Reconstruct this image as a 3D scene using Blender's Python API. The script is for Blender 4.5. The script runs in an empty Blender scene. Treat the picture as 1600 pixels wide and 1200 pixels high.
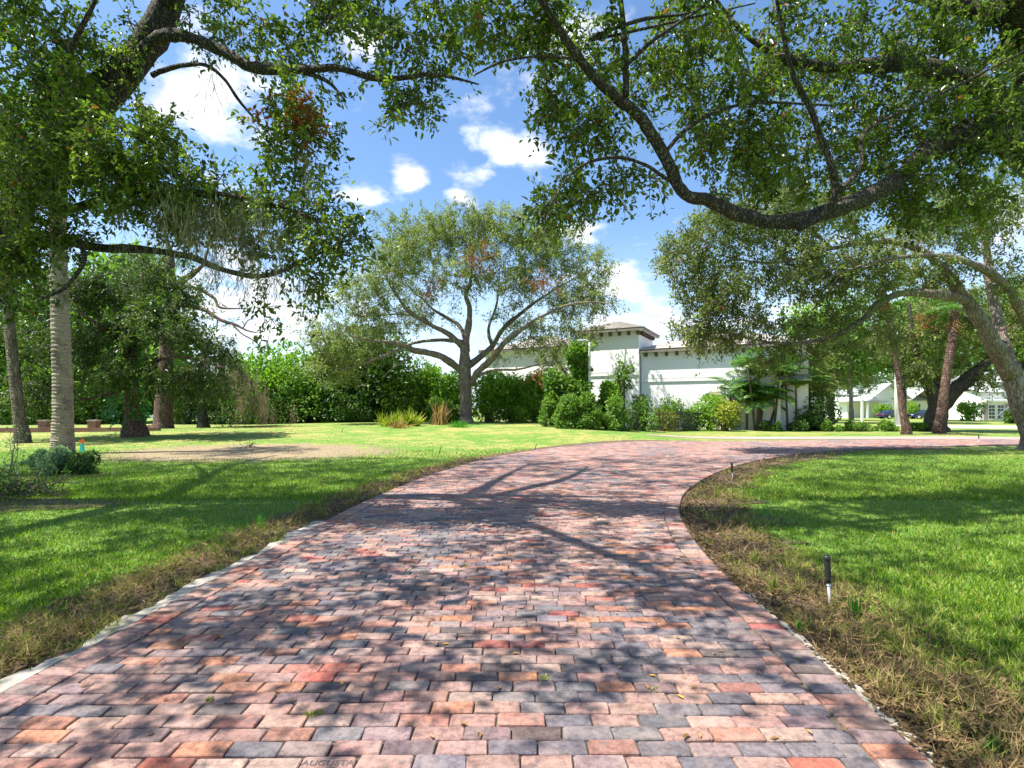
import bpy, math, numpy as np
from mathutils import Vector
rng = np.random.default_rng(7)
PI = math.pi
SC = bpy.context.scene
COL = SC.collection
# ------------------------------------------------------------------ camera, sky, sun, exposure
FPX, HOR, CAMH = 850.0, 640.0, 1.5          # focal length in photo pixels, horizon row, eye height
cam = bpy.data.cameras.new('camera'); co = bpy.data.objects.new('camera', cam); COL.objects.link(co)
co.location = (0, 0, CAMH); co.rotation_euler = (PI/2, 0, 0)
cam.sensor_width = 36; cam.lens = FPX/1600*36; cam.shift_y = 0.025; cam.clip_start = .05; cam.clip_end = 3000
SC.camera = co
SUN_EL, SUN_AZ = math.radians(61), math.radians(-100)      # azimuth clockwise from +Y: sun stands high on the left
SD = Vector((math.sin(SUN_AZ)*math.cos(SUN_EL), math.cos(SUN_AZ)*math.cos(SUN_EL), math.sin(SUN_EL)))
sl = bpy.data.lights.new('sun', 'SUN'); so = bpy.data.objects.new('sun', sl); COL.objects.link(so)
sl.energy = 5.0; sl.angle = math.radians(.5); sl.color = (1, .95, .86)
so.rotation_euler = SD.to_track_quat('Z', 'Y').to_euler()
so.location = (0, 0, 40)
SC.view_settings.view_transform = 'Standard'; SC.view_settings.look = 'None'
SC.view_settings.exposure = 1.22; SC.view_settings.gamma = 1
SC.cycles.max_bounces = 6; SC.cycles.diffuse_bounces = 3; SC.cycles.glossy_bounces = 2
SC.cycles.transmission_bounces = 4; SC.cycles.transparent_max_bounces = 4
SC.cycles.use_denoising = True; SC.cycles.sample_clamp_indirect = 6
try: SC.cycles.denoiser = 'OPENIMAGEDENOISE'
except Exception: pass

class NT:                                   # small node-tree helper
    def __init__(s, nt): s.nt = nt; nt.nodes.clear()
    def n(s, t, **kw):
        x = s.nt.nodes.new(t)
        for k, v in kw.items():
            if k.startswith('i_'): x.inputs[k[2:].replace('_', ' ')].default_value = v
            else: setattr(x, k, v)
        return x
    def l(s, a, b): s.nt.links.new(a, b)
    def math(s, op, a, b=None, c=None, clamp=False):
        m = s.n('ShaderNodeMath', operation=op, use_clamp=clamp)
        for i, v in enumerate((a, b, c)):
            if v is None: continue
            if isinstance(v, (int, float)): m.inputs[i].default_value = v
            else: s.l(v, m.inputs[i])
        return m.outputs[0]
    def vm(s, op, a, b=None):
        m = s.n('ShaderNodeVectorMath', operation=op)
        for i, v in enumerate((a, b)):
            if v is None: continue
            if isinstance(v, (tuple, list)): m.inputs[i].default_value = v
            else: s.l(v, m.inputs[i])
        return m.outputs['Value'] if op in ('LENGTH', 'DOT_PRODUCT', 'DISTANCE') else m.outputs[0]
    def mix(s, f, a, b, blend='MIX'):
        m = s.n('ShaderNodeMix', data_type='RGBA', blend_type=blend)
        for i, v in ((0, f), (6, a), (7, b)):
            if isinstance(v, (int, float)): m.inputs[i].default_value = v
            elif isinstance(v, tuple): m.inputs[i].default_value = (*v[:3], 1)
            else: s.l(v, m.inputs[i])
        return m.outputs[2]
    def noise(s, vec, scale, detail=4, rough=.55, out='Fac'):
        x = s.n('ShaderNodeTexNoise'); x.inputs['Scale'].default_value = scale
        x.inputs['Detail'].default_value = detail; x.inputs['Roughness'].default_value = rough
        if vec is not None: s.l(vec, x.inputs['Vector'])
        return x.outputs[out]
    def ss(s, v, a, b, lo=0., hi=1.):
        m = s.n('ShaderNodeMapRange', interpolation_type='SMOOTHSTEP')
        s.l(v, m.inputs[0])
        for i, q in enumerate((a, b, lo, hi)): m.inputs[i+1].default_value = q
        return m.outputs[0]

w = bpy.data.worlds.new('World'); SC.world = w; w.use_nodes = True
T = NT(w.node_tree)
sky = T.n('ShaderNodeTexSky', sky_type='NISHITA', sun_disc=False)
sky.sun_elevation = SUN_EL; sky.sun_rotation = SUN_AZ; sky.air_density = 1.0; sky.dust_density = .5; sky.ozone_density = 2.0
hs = T.n('ShaderNodeHueSaturation'); hs.inputs['Saturation'].default_value = 1.12; hs.inputs['Value'].default_value = 1.0
T.l(sky.outputs[0], hs.inputs['Color'])
tc = T.n('ShaderNodeTexCoord'); dirv = tc.outputs['Generated']
sx = T.n('ShaderNodeSeparateXYZ'); T.l(dirv, sx.inputs[0])
hz = T.math('ADD', T.math('MAXIMUM', sx.outputs[2], 0.), .22)
cb = T.n('ShaderNodeCombineXYZ'); T.l(T.math('DIVIDE', sx.outputs[0], hz), cb.inputs[0]); T.l(T.math('DIVIDE', sx.outputs[1], hz), cb.inputs[1])
nz = T.noise(cb.outputs[0], 5.5, 10, .6)
nl = T.noise(cb.outputs[0], 1.3, 3, .5)
field = T.math('MULTIPLY', T.ss(nl, .50, .66), .55)          # scattered cumulus all over the sky
def pdir(px, py):
    v = Vector((px-800, FPX, HOR-py)); v.normalize(); return v
for px, py, rx, ry in ((320, 140, 120, 130), (560, 295, 55, 30), (635, 280, 40, 34), (790, 230, 85, 38), (745, 275, 60, 34),
                       (722, 308, 42, 20), (910, 362, 62, 30), (962, 445, 80, 55), (1010, 505, 170, 34), (400, 480, 190, 90),
                       (560, 70, 55, 50), (1570, 350, 60, 70), (150, 560, 200, 60), (1400, 620, 260, 60)):
    c = pdir(px, py); k = c.length/ (Vector((px-800, FPX, HOR-py)).length)
    d_ = T.vm('LENGTH', T.vm('MULTIPLY', T.vm('SUBTRACT', dirv, tuple(c)), (1/(rx*k), 1/(rx*k), 1/(ry*k))))
    field = T.math('MAXIMUM', field, T.ss(d_, 1.35, 0., 0., 1.))
cm = T.math('ADD', field, T.math('MULTIPLY', T.math('SUBTRACT', nz, .5), 3.4))
cmask = T.ss(cm, .28, 1.15)
shade = T.ss(T.noise(cb.outputs[0], 5, 6, .62), .3, .7, .68, 1.05)
cl = T.mix(1., (6.3, 6.45, 6.7), shade, 'MULTIPLY')
haze_low = T.ss(sx.outputs[2], .02, .34, .62, 0.)
skyc = T.mix(haze_low, hs.outputs[0], (4.6, 5.3, 6.2))
bg = T.n('ShaderNodeBackground'); bg.inputs[1].default_value = .105
T.l(T.mix(cmask, skyc, cl), bg.inputs[0])
ow = T.n('ShaderNodeOutputWorld'); T.l(bg.outputs[0], ow.inputs[0])

# ------------------------------------------------------------------ geometry helpers
def sstep(a, b, x):
    t = np.clip((np.asarray(x, float)-a)/(b-a), 0, 1); return t*t*(3-2*t)
def gz(x, y):                               # lawn rises softly towards the far oak
    x = np.asarray(x, float); y = np.asarray(y, float)
    return .5*sstep(18, 38, y)*(1-sstep(3, 11, x))*(1-.35*sstep(-12, -24, x)) + .02*np.sin(x*.31+1)*np.sin(y*.27)*sstep(3, 8, np.abs(y))*sstep(4, 9, np.abs(x-1))
def G(px, py):                              # the point of the ground seen at a photo pixel
    d = FPX*CAMH/max(py-HOR, 4)
    for _ in range(40):
        z = float(gz((px-800)/FPX*d, d)); d = .5*d+.5*(CAMH-z)*FPX/max(py-HOR, 4)
    return np.array([(px-800)/FPX*d, d, float(gz((px-800)/FPX*d, d))])
def P(px, py, d): return np.array([(px-800)/FPX*d, d, CAMH-(py-HOR)/FPX*d])
def nrm(a): return a/np.maximum(np.linalg.norm(a, axis=-1, keepdims=True), 1e-9)

def mesh(name, V, F, mats, smooth=False, rnd=None, col=None, midx=None):
    """F: list of (n,k) index arrays"""
    me = bpy.data.meshes.new(name); V = np.asarray(V, np.float32)
    F = [np.asarray(f, np.int32) for f in F if len(f)]
    me.vertices.add(len(V)); me.vertices.foreach_set('co', V.ravel())
    nl_ = sum(f.size for f in F); npoly = sum(len(f) for f in F)
    me.loops.add(nl_); me.polygons.add(npoly)
    me.loops.foreach_set('vertex_index', np.concatenate([f.ravel() for f in F]))
    tot = np.concatenate([np.full(len(f), f.shape[1], np.int32) for f in F])
    me.polygons.foreach_set('loop_start', np.concatenate([[0], np.cumsum(tot)[:-1]]).astype(np.int32))
    me.polygons.foreach_set('use_smooth', np.full(npoly, bool(smooth)))
    if midx is not None: me.polygons.foreach_set('material_index', np.asarray(midx, np.int32))
    if rnd is not None:
        a = me.attributes.new('rnd', 'FLOAT', 'POINT'); a.data.foreach_set('value', np.asarray(rnd, np.float32))
    if col is not None:
        c4 = np.ones((len(V), 4), np.float32); c4[:, :3] = col
        a = me.attributes.new('col', 'FLOAT_COLOR', 'POINT'); a.data.foreach_set('color', c4.ravel())
    for m in (mats if isinstance(mats, (list, tuple)) else [mats]): me.materials.append(m)
    me.update(calc_edges=True); me.validate()
    return me
class B:                                    # collects geometry for ONE mesh
    def __init__(s): s.V = []; s.F = {}; s.R = []; s.C = []; s.n = 0
    def add(s, V, *Fs, rnd=None, col=None):
        V = np.asarray(V, float).reshape(-1, 3)
        s.V.append(V)
        s.R.append(np.full(len(V), .5) if rnd is None else np.broadcast_to(rnd, (len(V),)))
        s.C.append(np.broadcast_to((.5, .5, .5) if col is None else col, (len(V), 3)))
        for f in Fs:
            f = np.asarray(f, int)
            if f.size: s.F.setdefault(f.shape[1], []).append(f+s.n)
        s.n += len(V); return s
    def box(s, c, h, rz=0., ax=None, **k):     # centre, half sizes; ax = optional 3 axis vectors
        g = np.array([[i, j, q] for i in (-1, 1) for j in (-1, 1) for q in (-1, 1)], float)*np.asarray(h)
        if ax is None:
            ca, sa = math.cos(rz), math.sin(rz); ax = ((ca, sa, 0), (-sa, ca, 0), (0, 0, 1))
        V = np.asarray(c, float)+g@np.asarray(ax, float)
        return s.add(V, [[0, 1, 3, 2], [4, 6, 7, 5], [0, 4, 5, 1], [2, 3, 7, 6], [0, 2, 6, 4], [1, 5, 7, 3]], **k)
    def quad(s, *p, **k): return s.add(p, [list(range(len(p)))], **k)
    def mesh(s, name, mat, base=(0, 0, 0), smooth=False, attr=None):
        V = np.concatenate(s.V)-np.asarray(base, float)
        return mesh(name, V, [np.concatenate(f) for f in s.F.values()], mat, smooth,
                    np.concatenate(s.R) if attr == 'rnd' else None, np.concatenate(s.C) if attr == 'col' else None)
def tubes(b, Pt, R, S=6, cap=False, rough=0., rnd=None, plane=False):
    """Pt (M,K,3), R (M,K): M tapered tubes"""
    Pt = np.asarray(Pt, float); R = np.asarray(R, float); M, K = R.shape
    Tn = nrm(np.gradient(Pt, axis=1))
    if plane:
        ref = np.array([np.linalg.svd(p-p.mean(0))[2][2] for p in Pt])
    else:
        mt = nrm(Pt[:, -1]-Pt[:, 0]); ref = np.cross(mt, np.where(np.abs(mt[:, 2:3]) < .8, [[0, 0, 1.]], [[1., 0, 0]]))
    ref = nrm(ref)[:, None, :]
    N = nrm(ref-Tn*np.sum(ref*Tn, -1, keepdims=True)); Bn = np.cross(Tn, N)
    a = np.arange(S)*2*PI/S
    rr = R[:, :, None]*np.ones(S)
    if rough:
        ph = rng.uniform(0, 6, (M, 1, 3))
        s_ = np.arange(K)[None, :, None]
        rr = rr*(1+rough*(np.sin(3*a+ph[:, :, :1]+.35*s_)*.5+np.sin(5*a-ph[:, :, 1:2]-.6*s_)*.4+rng.normal(0, .45, rr.shape)))
    V = Pt[:, :, None, :]+rr[..., None]*(np.cos(a)[:, None]*N[:, :, None, :]+np.sin(a)[:, None]*Bn[:, :, None, :])
    i = np.arange(M)[:, None, None]*K*S; k = np.arange(K-1)[None, :, None]*S; q = np.arange(S)[None, None, :]; q2 = (q+1) % S
    F = np.stack([i+k+q, i+k+q2, i+k+S+q2, i+k+S+q], -1).reshape(-1, 4)
    Fs = [F]
    if cap:
        Fs.append((np.arange(M)[:, None]*K*S+(K-1)*S+np.arange(S)[None, :]))
        Fs.append((np.arange(M)[:, None]*K*S+np.arange(S)[None, ::-1]))
    b.add(V.reshape(-1, 3), *Fs, rnd=rnd)
def spline(p, n):                           # Catmull-Rom through control points, any number of columns
    p = np.asarray(p, float); q = np.vstack([2*p[0]-p[1], p, 2*p[-1]-p[-2]])
    t = np.linspace(0, len(p)-1-1e-6, n); i = t.astype(int); f = (t-i)[:, None]
    a, b_, c, d = q[i], q[i+1], q[i+2], q[i+3]
    return .5*((2*b_)+(-a+c)*f+(2*a-5*b_+4*c-d)*f**2+(-a+3*b_-3*c+d)*f**3)
LEAF6 = (np.array([[0, 0, 0], [.28, .5, .10], [.68, .42, .10], [1, 0, -.06], [.68, -.42, .10], [.28, -.5, .10]]), [[0, 3, 2, 1], [0, 5, 4, 3]])
LEAF4 = (np.array([[0, 0, 0], [.5, .5, .08], [1, 0, 0], [.5, -.5, .08]]), [[0, 3, 2, 1]])
BLADE = (np.array([[0, .5, 0], [0, -.5, 0], [.55, .38, .10], [.55, -.38, .10], [1, 0, .36]]), [[0, 1, 3, 2]], [[2, 3, 4]])
BLADE3 = (np.array([[0, .5, 0], [0, -.5, 0], [1, 0, .2]]), [[0, 1, 2]])
def leaves(b, pos, d, n, ln, wd, tmpl=LEAF4, rnd=None):
    """many leaf-shaped faces: base points, directions, normals, lengths, widths"""
    d = nrm(d); n = nrm(n-d*np.sum(n*d, -1, keepdims=True)); s = np.cross(n, d)
    N = len(pos); ln = np.broadcast_to(ln, (N,)); wd = np.broadcast_to(wd, (N,))
    t = tmpl[0]; K = len(t)
    V = pos[:, None, :]+t[None, :, 0:1]*(d*ln[:, None])[:, None, :]+t[None, :, 1:2]*(s*wd[:, None])[:, None, :]+t[None, :, 2:3]*(n*ln[:, None])[:, None, :]
    off = np.arange(N)[:, None, None]*K
    Fs = [(np.asarray(f)[None]+off).reshape(-1, len(f[0])) for f in tmpl[1:]]
    r = rng.random(N) if rnd is None else rnd
    b.add(V.reshape(-1, 3), *Fs, rnd=np.repeat(r, K))
def rv(n): return nrm(rng.normal(size=(n, 3)))

def link(name, me, parent=None, loc=None):
    o = bpy.data.objects.new(name, me); COL.objects.link(o)
    if parent is not None: o.parent = parent
    if loc is not None: o.location = loc
    return o
def tag(o, label=None, cat=None, group=None, kind=None):
    for k, v in (('label', label), ('category', cat), ('group', group), ('kind', kind)):
        if v: o[k] = v
    return o
def thing(name, label, cat, base, group=None):
    o = bpy.data.objects.new(name, None); COL.objects.link(o); o.location = base; o.empty_display_size = .3
    return tag(o, label, cat, group)
def part(name, b, mat, t, smooth=False, attr=None, kind=None, sub=None, label=None):
    """mesh part of thing t (world coordinates in b); sub = parent part"""
    o = link(name, b.mesh(name, mat, t.location, smooth, attr), sub or t)
    return tag(o, label, None, None, kind)
def copy_tree(o, parent=None):
    c = o.copy(); COL.objects.link(c); c.parent = parent
    for ch in list(o.children): copy_tree(ch, c)
    return c
def structure(name, b, mat, smooth=False, attr=None, label=None, cat=None):
    o = link(name, b.mesh(name, mat, (0, 0, 0), smooth, attr)); return tag(o, label, cat, None, 'structure')

# ------------------------------------------------------------------ materials
def newmat(name):
    m = bpy.data.materials.new(name); m.use_nodes = True; t = NT(m.node_tree)
    out = t.n('ShaderNodeOutputMaterial'); p = t.n('ShaderNodeBsdfPrincipled'); t.l(p.outputs[0], out.inputs[0])
    p.inputs['Roughness'].default_value = .8
    t.p = p; t.out = out; return m, t
def bump(t, h, strength=.5, dist=.02):
    b = t.n('ShaderNodeBump'); b.inputs['Strength'].default_value = strength; b.inputs['Distance'].default_value = dist
    t.l(h, b.inputs['Height']); t.l(b.outputs[0], t.p.inputs['Normal'])
def flat(name, c, rough=.7, metal=0., var=.12, sc=6.):
    m, t = newmat(name); o = t.n('ShaderNodeTexCoord').outputs['Object']
    n = t.noise(o, sc, 4); t.l(t.mix(n, tuple(x*(1-var) for x in c), tuple(min(1, x*(1+var)) for x in c)), t.p.inputs['Base Color'])
    t.p.inputs['Roughness'].default_value = rough; t.p.inputs['Metallic'].default_value = metal
    return m
def leafmat(name, dark, light, trans=.35, rough=.42, brown=0.):
    m, t = newmat(name)
    a = t.n('ShaderNodeAttribute', attribute_name='rnd').outputs['Fac']
    c = t.mix(a, dark, light)
    if brown: c = t.mix(t.ss(a, 1-brown, 1-brown+.01), c, (.26, .10, .035))
    t.l(c, t.p.inputs['Base Color']); t.p.inputs['Roughness'].default_value = rough
    t.p.inputs['Specular IOR Level'].default_value = .4
    tr = t.n('ShaderNodeBsdfTranslucent'); t.l(t.mix(1., c, (1.3, 1.5, .7), 'MULTIPLY'), tr.inputs[0])
    mx = t.n('ShaderNodeMixShader'); mx.inputs[0].default_value = trans
    t.l(t.p.outputs[0], mx.inputs[1]); t.l(tr.outputs[0], mx.inputs[2]); t.l(mx.outputs[0], t.out.inputs[0])
    return m
def bark(name, c1, c2, c3, sc=6., lichen=.0, stretch=.18, dist=.04, vw=.8):
    m, t = newmat(name); o = t.n('ShaderNodeTexCoord').outputs['Object']
    mp = t.n('ShaderNodeMapping'); mp.inputs['Scale'].default_value = (1, 1, stretch); t.l(o, mp.inputs[0])
    n1 = t.noise(mp.outputs[0], sc*3, 6, .65); n2 = t.noise(o, sc*.5, 4)
    v = t.n('ShaderNodeTexVoronoi', feature='DISTANCE_TO_EDGE'); v.inputs['Scale'].default_value = sc*4
    t.l(t.vm('ADD', mp.outputs[0], t.vm('MULTIPLY', t.noise(o, sc, 3, .5, 'Color'), (.15, .15, .15))), v.inputs['Vector'])
    h = t.math('ADD', t.math('MULTIPLY', n1, 2.-vw), t.math('MULTIPLY', t.ss(v.outputs[0], 0., .25), vw))
    c = t.mix(t.ss(h, .6, 1.45), c1, c2); c = t.mix(t.math('MULTIPLY', t.ss(n2, .45, .7, 0, .85), t.ss(h, .7, 1.3)), c, c3)
    t.l(c, t.p.inputs['Base Color']); bump(t, h, 1., dist*1.8); t.p.inputs['Roughness'].default_value = .9
    return m
M = {}
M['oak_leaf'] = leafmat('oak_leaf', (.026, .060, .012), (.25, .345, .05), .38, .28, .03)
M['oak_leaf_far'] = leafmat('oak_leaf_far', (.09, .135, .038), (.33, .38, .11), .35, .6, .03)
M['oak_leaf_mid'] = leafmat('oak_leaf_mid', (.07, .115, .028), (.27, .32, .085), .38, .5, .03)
M['shrub_bright'] = leafmat('shrub_bright', (.075, .18, .015), (.27, .44, .045), .4, .45)
M['shrub_mid'] = leafmat('shrub_mid', (.06, .14, .02), (.21, .34, .05), .38, .5)
M['shrub_dark'] = leafmat('shrub_dark', (.03, .085, .018), (.12, .21, .035), .35, .45)
M['tree_dark'] = leafmat('tree_dark', (.02, .05, .012), (.12, .19, .03), .33, .45)
M['shrub_yellow'] = leafmat('shrub_yellow', (.14, .2, .02), (.42, .42, .06), .35, .5)
M['shrub_silver'] = leafmat('shrub_silver', (.14, .25, .13), (.38, .50, .30), .3, .6)
M['palm_leaf'] = leafmat('palm_leaf', (.04, .12, .02), (.14, .28, .05), .35, .4)
M['dry_frond'] = leafmat('dry_frond', (.22, .12, .05), (.45, .28, .11), .3, .8)
M['vine'] = leafmat('vine', (.03, .14, .012), (.10, .34, .03), .4, .4)
M['moss'] = leafmat('moss', (.09, .09, .06), (.26, .25, .175), .3, .95)
M['moss_brown'] = leafmat('moss_brown', (.17, .115, .085), (.33, .25, .20), .3, .95)
M['straw'] = leafmat('straw', (.045, .026, .012), (.40, .27, .125), .2, .85)
M['tuft'] = leafmat('tuft', (.10, .15, .02), (.48, .46, .12), .35, .6)
M['oak_bark'] = bark('oak_bark', (.030, .024, .019), (.15, .118, .09), (.23, .205, .165), 7)
M['oak_bark_pale'] = bark('oak_bark_pale', (.14, .11, .085), (.34, .285, .23), (.46, .43, .37), 3.2, vw=.35)
M['oak_bark_mid'] = bark('oak_bark_mid', (.085, .062, .046), (.26, .20, .15), (.36, .30, .24), 3.2, vw=.4)
M['oak_bark_brown'] = bark('oak_bark_brown', (.13, .095, .07), (.33, .255, .195), (.43, .37, .30), 3.2, vw=.4)
M['red_bark'] = bark('red_bark', (.075, .042, .03), (.29, .17, .125), (.38, .26, .20), 5)
M['palm_bark'] = bark('palm_bark', (.13, .10, .08), (.42, .34, .27), (.47, .42, .36), 5, stretch=3.)
def palm_ring():
    m, t = newmat('palm_rings'); o = t.n('ShaderNodeTexCoord').outputs['Object']; s = t.n('ShaderNodeSeparateXYZ'); t.l(o, s.inputs[0])
    wob = t.noise(o, 3.5, 4, .6); fr = t.math('FRACT', t.math('ADD', t.math('MULTIPLY', s.outputs[2], 13.), t.math('MULTIPLY', wob, 4.5)))
    dk = t.math('MULTIPLY', t.ss(fr, .16, .0), t.ss(t.noise(o, 11, 3), .38, .55)); n = t.noise(o, 14, 6, .7)
    c = t.mix(n, (.20, .15, .11), (.50, .41, .335)); c = t.mix(t.ss(t.noise(o, 1.6, 5, .65), .46, .62, 0, .75), c, (.13, .10, .08)); c = t.mix(dk, c, (.06, .045, .035)); t.l(c, t.p.inputs['Base Color']); t.p.inputs['Roughness'].default_value = .9
    bump(t, t.math('SUBTRACT', n, t.math('MULTIPLY', dk, 2.)), 1., .04); return m
M['palm_bark'] = palm_ring()
M['twig'] = flat('twig', (.17, .13, .095), .9)
M['stem'] = flat('stem', (.10, .075, .05), .9)

def grass_mat():
    m, t = newmat('grass_blade')
    a = t.n('ShaderNodeAttribute', attribute_name='rnd').outputs['Fac']
    g = t.n('ShaderNodeNewGeometry').outputs['Position']
    big = t.noise(g, .55, 4)
    c = t.mix(a, (.05, .13, .010), (.30, .43, .03))
    c = t.mix(t.ss(big, .5, .75, 0, .55), c, (.33, .37, .06))
    c = t.mix(t.ss(a, .9, .93), c, (.42, .33, .13))
    t.l(c, t.p.inputs['Base Color']); t.p.inputs['Roughness'].default_value = .5
    tr = t.n('ShaderNodeBsdfTranslucent'); t.l(t.mix(1., c, (1.2, 1.4, .6), 'MULTIPLY'), tr.inputs[0])
    mx = t.n('ShaderNodeMixShader'); mx.inputs[0].default_value = .38
    t.l(t.p.outputs[0], mx.inputs[1]); t.l(tr.outputs[0], mx.inputs[2]); t.l(mx.outputs[0], t.out.inputs[0])
    return m
M['grass'] = grass_mat()
def ground_mat():
    m, t = newmat('lawn_ground')
    g = t.n('ShaderNodeNewGeometry').outputs['Position']
    s = t.n('ShaderNodeSeparateXYZ'); t.l(g, s.inputs[0])
    fine = t.noise(g, 9, 6, .7); mid = t.noise(g, 1.3, 5, .6); big = t.noise(g, .22, 4)
    c = t.mix(fine, (.045, .12, .012), (.17, .31, .03))
    far = t.ss(s.outputs[1], 13, 22)
    dry = t.math('MULTIPLY', t.ss(t.math('ADD', mid, t.math('MULTIPLY', big, .9)), .83, 1.12), t.math('ADD', t.math('MULTIPLY', far, .75), .15))
    c = t.mix(dry, c, t.mix(fine, (.235, .225, .05), (.38, .33, .11)))
    # worn sandy patch in the left lawn
    pc = G(385, 706)
    dx = t.math('DIVIDE', t.math('SUBTRACT', s.outputs[0], float(pc[0])), 6.0); dy = t.math('DIVIDE', t.math('SUBTRACT', s.outputs[1], float(pc[1])), 4.4)
    r = t.math('ADD', t.math('MULTIPLY', dx, dx), t.math('MULTIPLY', dy, dy))
    pm = t.ss(t.math('ADD', r, t.math('MULTIPLY', t.math('SUBTRACT', mid, .5), 2.2)), .95, .45)
    c = t.mix(t.math('MULTIPLY', pm, .9), c, t.mix(t.noise(g, 3.1, 6, .7), (.15, .095, .055), (.38, .275, .18)))
    t.l(c, t.p.inputs['Base Color']); bump(t, fine, .8, .05); t.p.inputs['Roughness'].default_value = .95
    return m
M['ground'] = ground_mat()
def brick_mat():
    m, t = newmat('paving_brick')
    c = t.n('ShaderNodeAttribute', attribute_name='col').outputs['Color']
    g = t.n('ShaderNodeNewGeometry').outputs['Position']
    g0 = g; g = t.vm('ADD', g, t.vm('MULTIPLY', c, (37., 91., 53.)))
    n1 = t.noise(g, 26, 8, .78); n2 = t.noise(g, 5, 5, .65); n3 = t.noise(g, 190, 3, .6)
    c = t.mix(t.ss(n1, .40, .62, 0, 1.), c, t.mix(1., c, (.50, .47, .50), 'MULTIPLY'))
    st = t.noise(g0, .9, 5, .6); c = t.mix(t.ss(st, .48, .68, 0, .55), c, t.mix(1., c, (.62, .58, .60), 'MULTIPLY'))
    c = t.mix(t.ss(n2, .45, .7, 0, .5), c, (.40, .30, .26)); c = t.mix(t.ss(t.noise(g, 13, 5, .7), .56, .7, 0, .55), c, (.11, .095, .10))
    c = t.mix(t.ss(n3, .62, .72, 0, .4), c, (.55, .47, .42))
    t.l(c, t.p.inputs['Base Color']); t.p.inputs['Roughness'].default_value = .72
    bump(t, t.math('ADD', n1, t.math('MULTIPLY', n3, .5)), .8, .016)
    return m
M['brick'] = brick_mat()
def mulch_mat():
    m, t = newmat('mulch')
    g = t.n('ShaderNodeNewGeometry').outputs['Position']
    a = t.noise(g, 22, 7, .75); b_ = t.noise(g, 2.2, 4)
    c = t.mix(t.ss(a, .3, .7), (.035, .022, .014), (.22, .145, .088)); c = t.mix(t.ss(b_, .55, .75, 0, .65), c, (.36, .27, .18))
    t.l(c, t.p.inputs['Base Color']); bump(t, a, 1., .04); t.p.inputs['Roughness'].default_value = .95
    return m
M['mulch'] = mulch_mat()
def grain(name, c1, c2, sc, bd=.006, rough=.85, st=.5):
    m, t = newmat(name); g = t.n('ShaderNodeNewGeometry').outputs['Position']
    n = t.noise(g, sc, 7, .7); n2 = t.noise(g, sc*.07, 4)
    t.l(t.mix(t.ss(t.math('ADD', t.math('MULTIPLY', n, .5), t.math('MULTIPLY', n2, .5)), .3, .7), c1, c2), t.p.inputs['Base Color'])
    bump(t, n, st, bd); t.p.inputs['Roughness'].default_value = rough; return m
M['bed'] = grain('joint_sand', (.06, .05, .04), (.19, .155, .12), 60)
M['concrete'] = grain('concrete', (.22, .20, .17), (.44, .40, .345), 30)
M['path'] = grain('pale_path', (.30, .215, .19), (.40, .30, .265), 12)
M['street'] = grain('street', (.42, .40, .38), (.52, .50, .47), 8)
M['stucco'] = grain('white_stucco', (.82, .80, .765), (.87, .85, .82), 9, .004, .9, .2)
M['trim'] = grain('white_trim', (.80, .79, .76), (.86, .85, .82), 9, .002, .7, .1)
M['corbel'] = flat('corbel', (.10, .06, .04), .7)
M['gutter'] = flat('gutter', (.20, .17, .15), .6)
def roof_mat(name, c1, c2, row=.34):
    m, t = newmat(name); g = t.n('ShaderNodeNewGeometry').outputs['Position']
    s = t.n('ShaderNodeSeparateXYZ'); t.l(g, s.inputs[0])
    saw = t.math('FRACT', t.math('MULTIPLY', s.outputs[2], 1/row*2.6)); n = t.noise(g, 5, 6, .7); n2 = t.noise(g, .8, 4)
    t.l(t.mix(t.ss(t.math('ADD', t.math('MULTIPLY', n, .6), t.math('MULTIPLY', n2, .4)), .3, .7), c1, c2), t.p.inputs['Base Color'])
    bump(t, t.math('ADD', saw, t.math('MULTIPLY', n, .6)), .7, .06); return m
M['roof'] = roof_mat('roof_tile', (.32, .285, .26), (.52, .475, .435))
M['roof_grey'] = roof_mat('roof_grey', (.40, .41, .42), (.52, .53, .54))
M['roof_orange'] = roof_mat('roof_orange', (.45, .12, .05), (.62, .22, .10))
M['glass'] = flat('window_glass', (.03, .05, .05), .08)
M['white_paint'] = flat('white_paint', (.8, .8, .78), .5, 0, .04)
M['pole_grey'] = flat('pole_grey', (.55, .54, .50), .7)
M['black_plastic'] = flat('black_plastic', (.022, .022, .024), .38)
M['iron'] = flat('iron', (.02, .02, .02), .5)
M['car_paint'] = flat('car_paint', (.02, .03, .09), .2, .3)
M['tyre'] = flat('tyre', (.02, .02, .02), .8)
M['rim'] = flat('rim', (.5, .5, .52), .3, .8)
M['red_lens'] = flat('red_lens', (.5, .02, .02), .2)
M['clear_lens'] = flat('clear_lens', (.7, .7, .7), .2)
M['mauve'] = flat('mauve', (.33, .25, .29), .6)
M['cloth'] = flat('cloth', (.55, .56, .58), .9)
M['cloth_dark'] = flat('cloth_dark', (.26, .27, .30), .9)
M['orange_wood'] = flat('orange_wood', (.48, .16, .05), .6)
M['orange_flag'] = flat('orange_flag', (.85, .17, .03), .6, 0, .05)
M['teal_flag'] = flat('teal_flag', (.03, .52, .50), .6, 0, .05)
M['red_brick'] = grain('red_brick', (.16, .075, .055), (.32, .16, .12), 14)
M['yellow_leaf'] = flat('yellow_leaf', (.65, .33, .03), .7)

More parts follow.
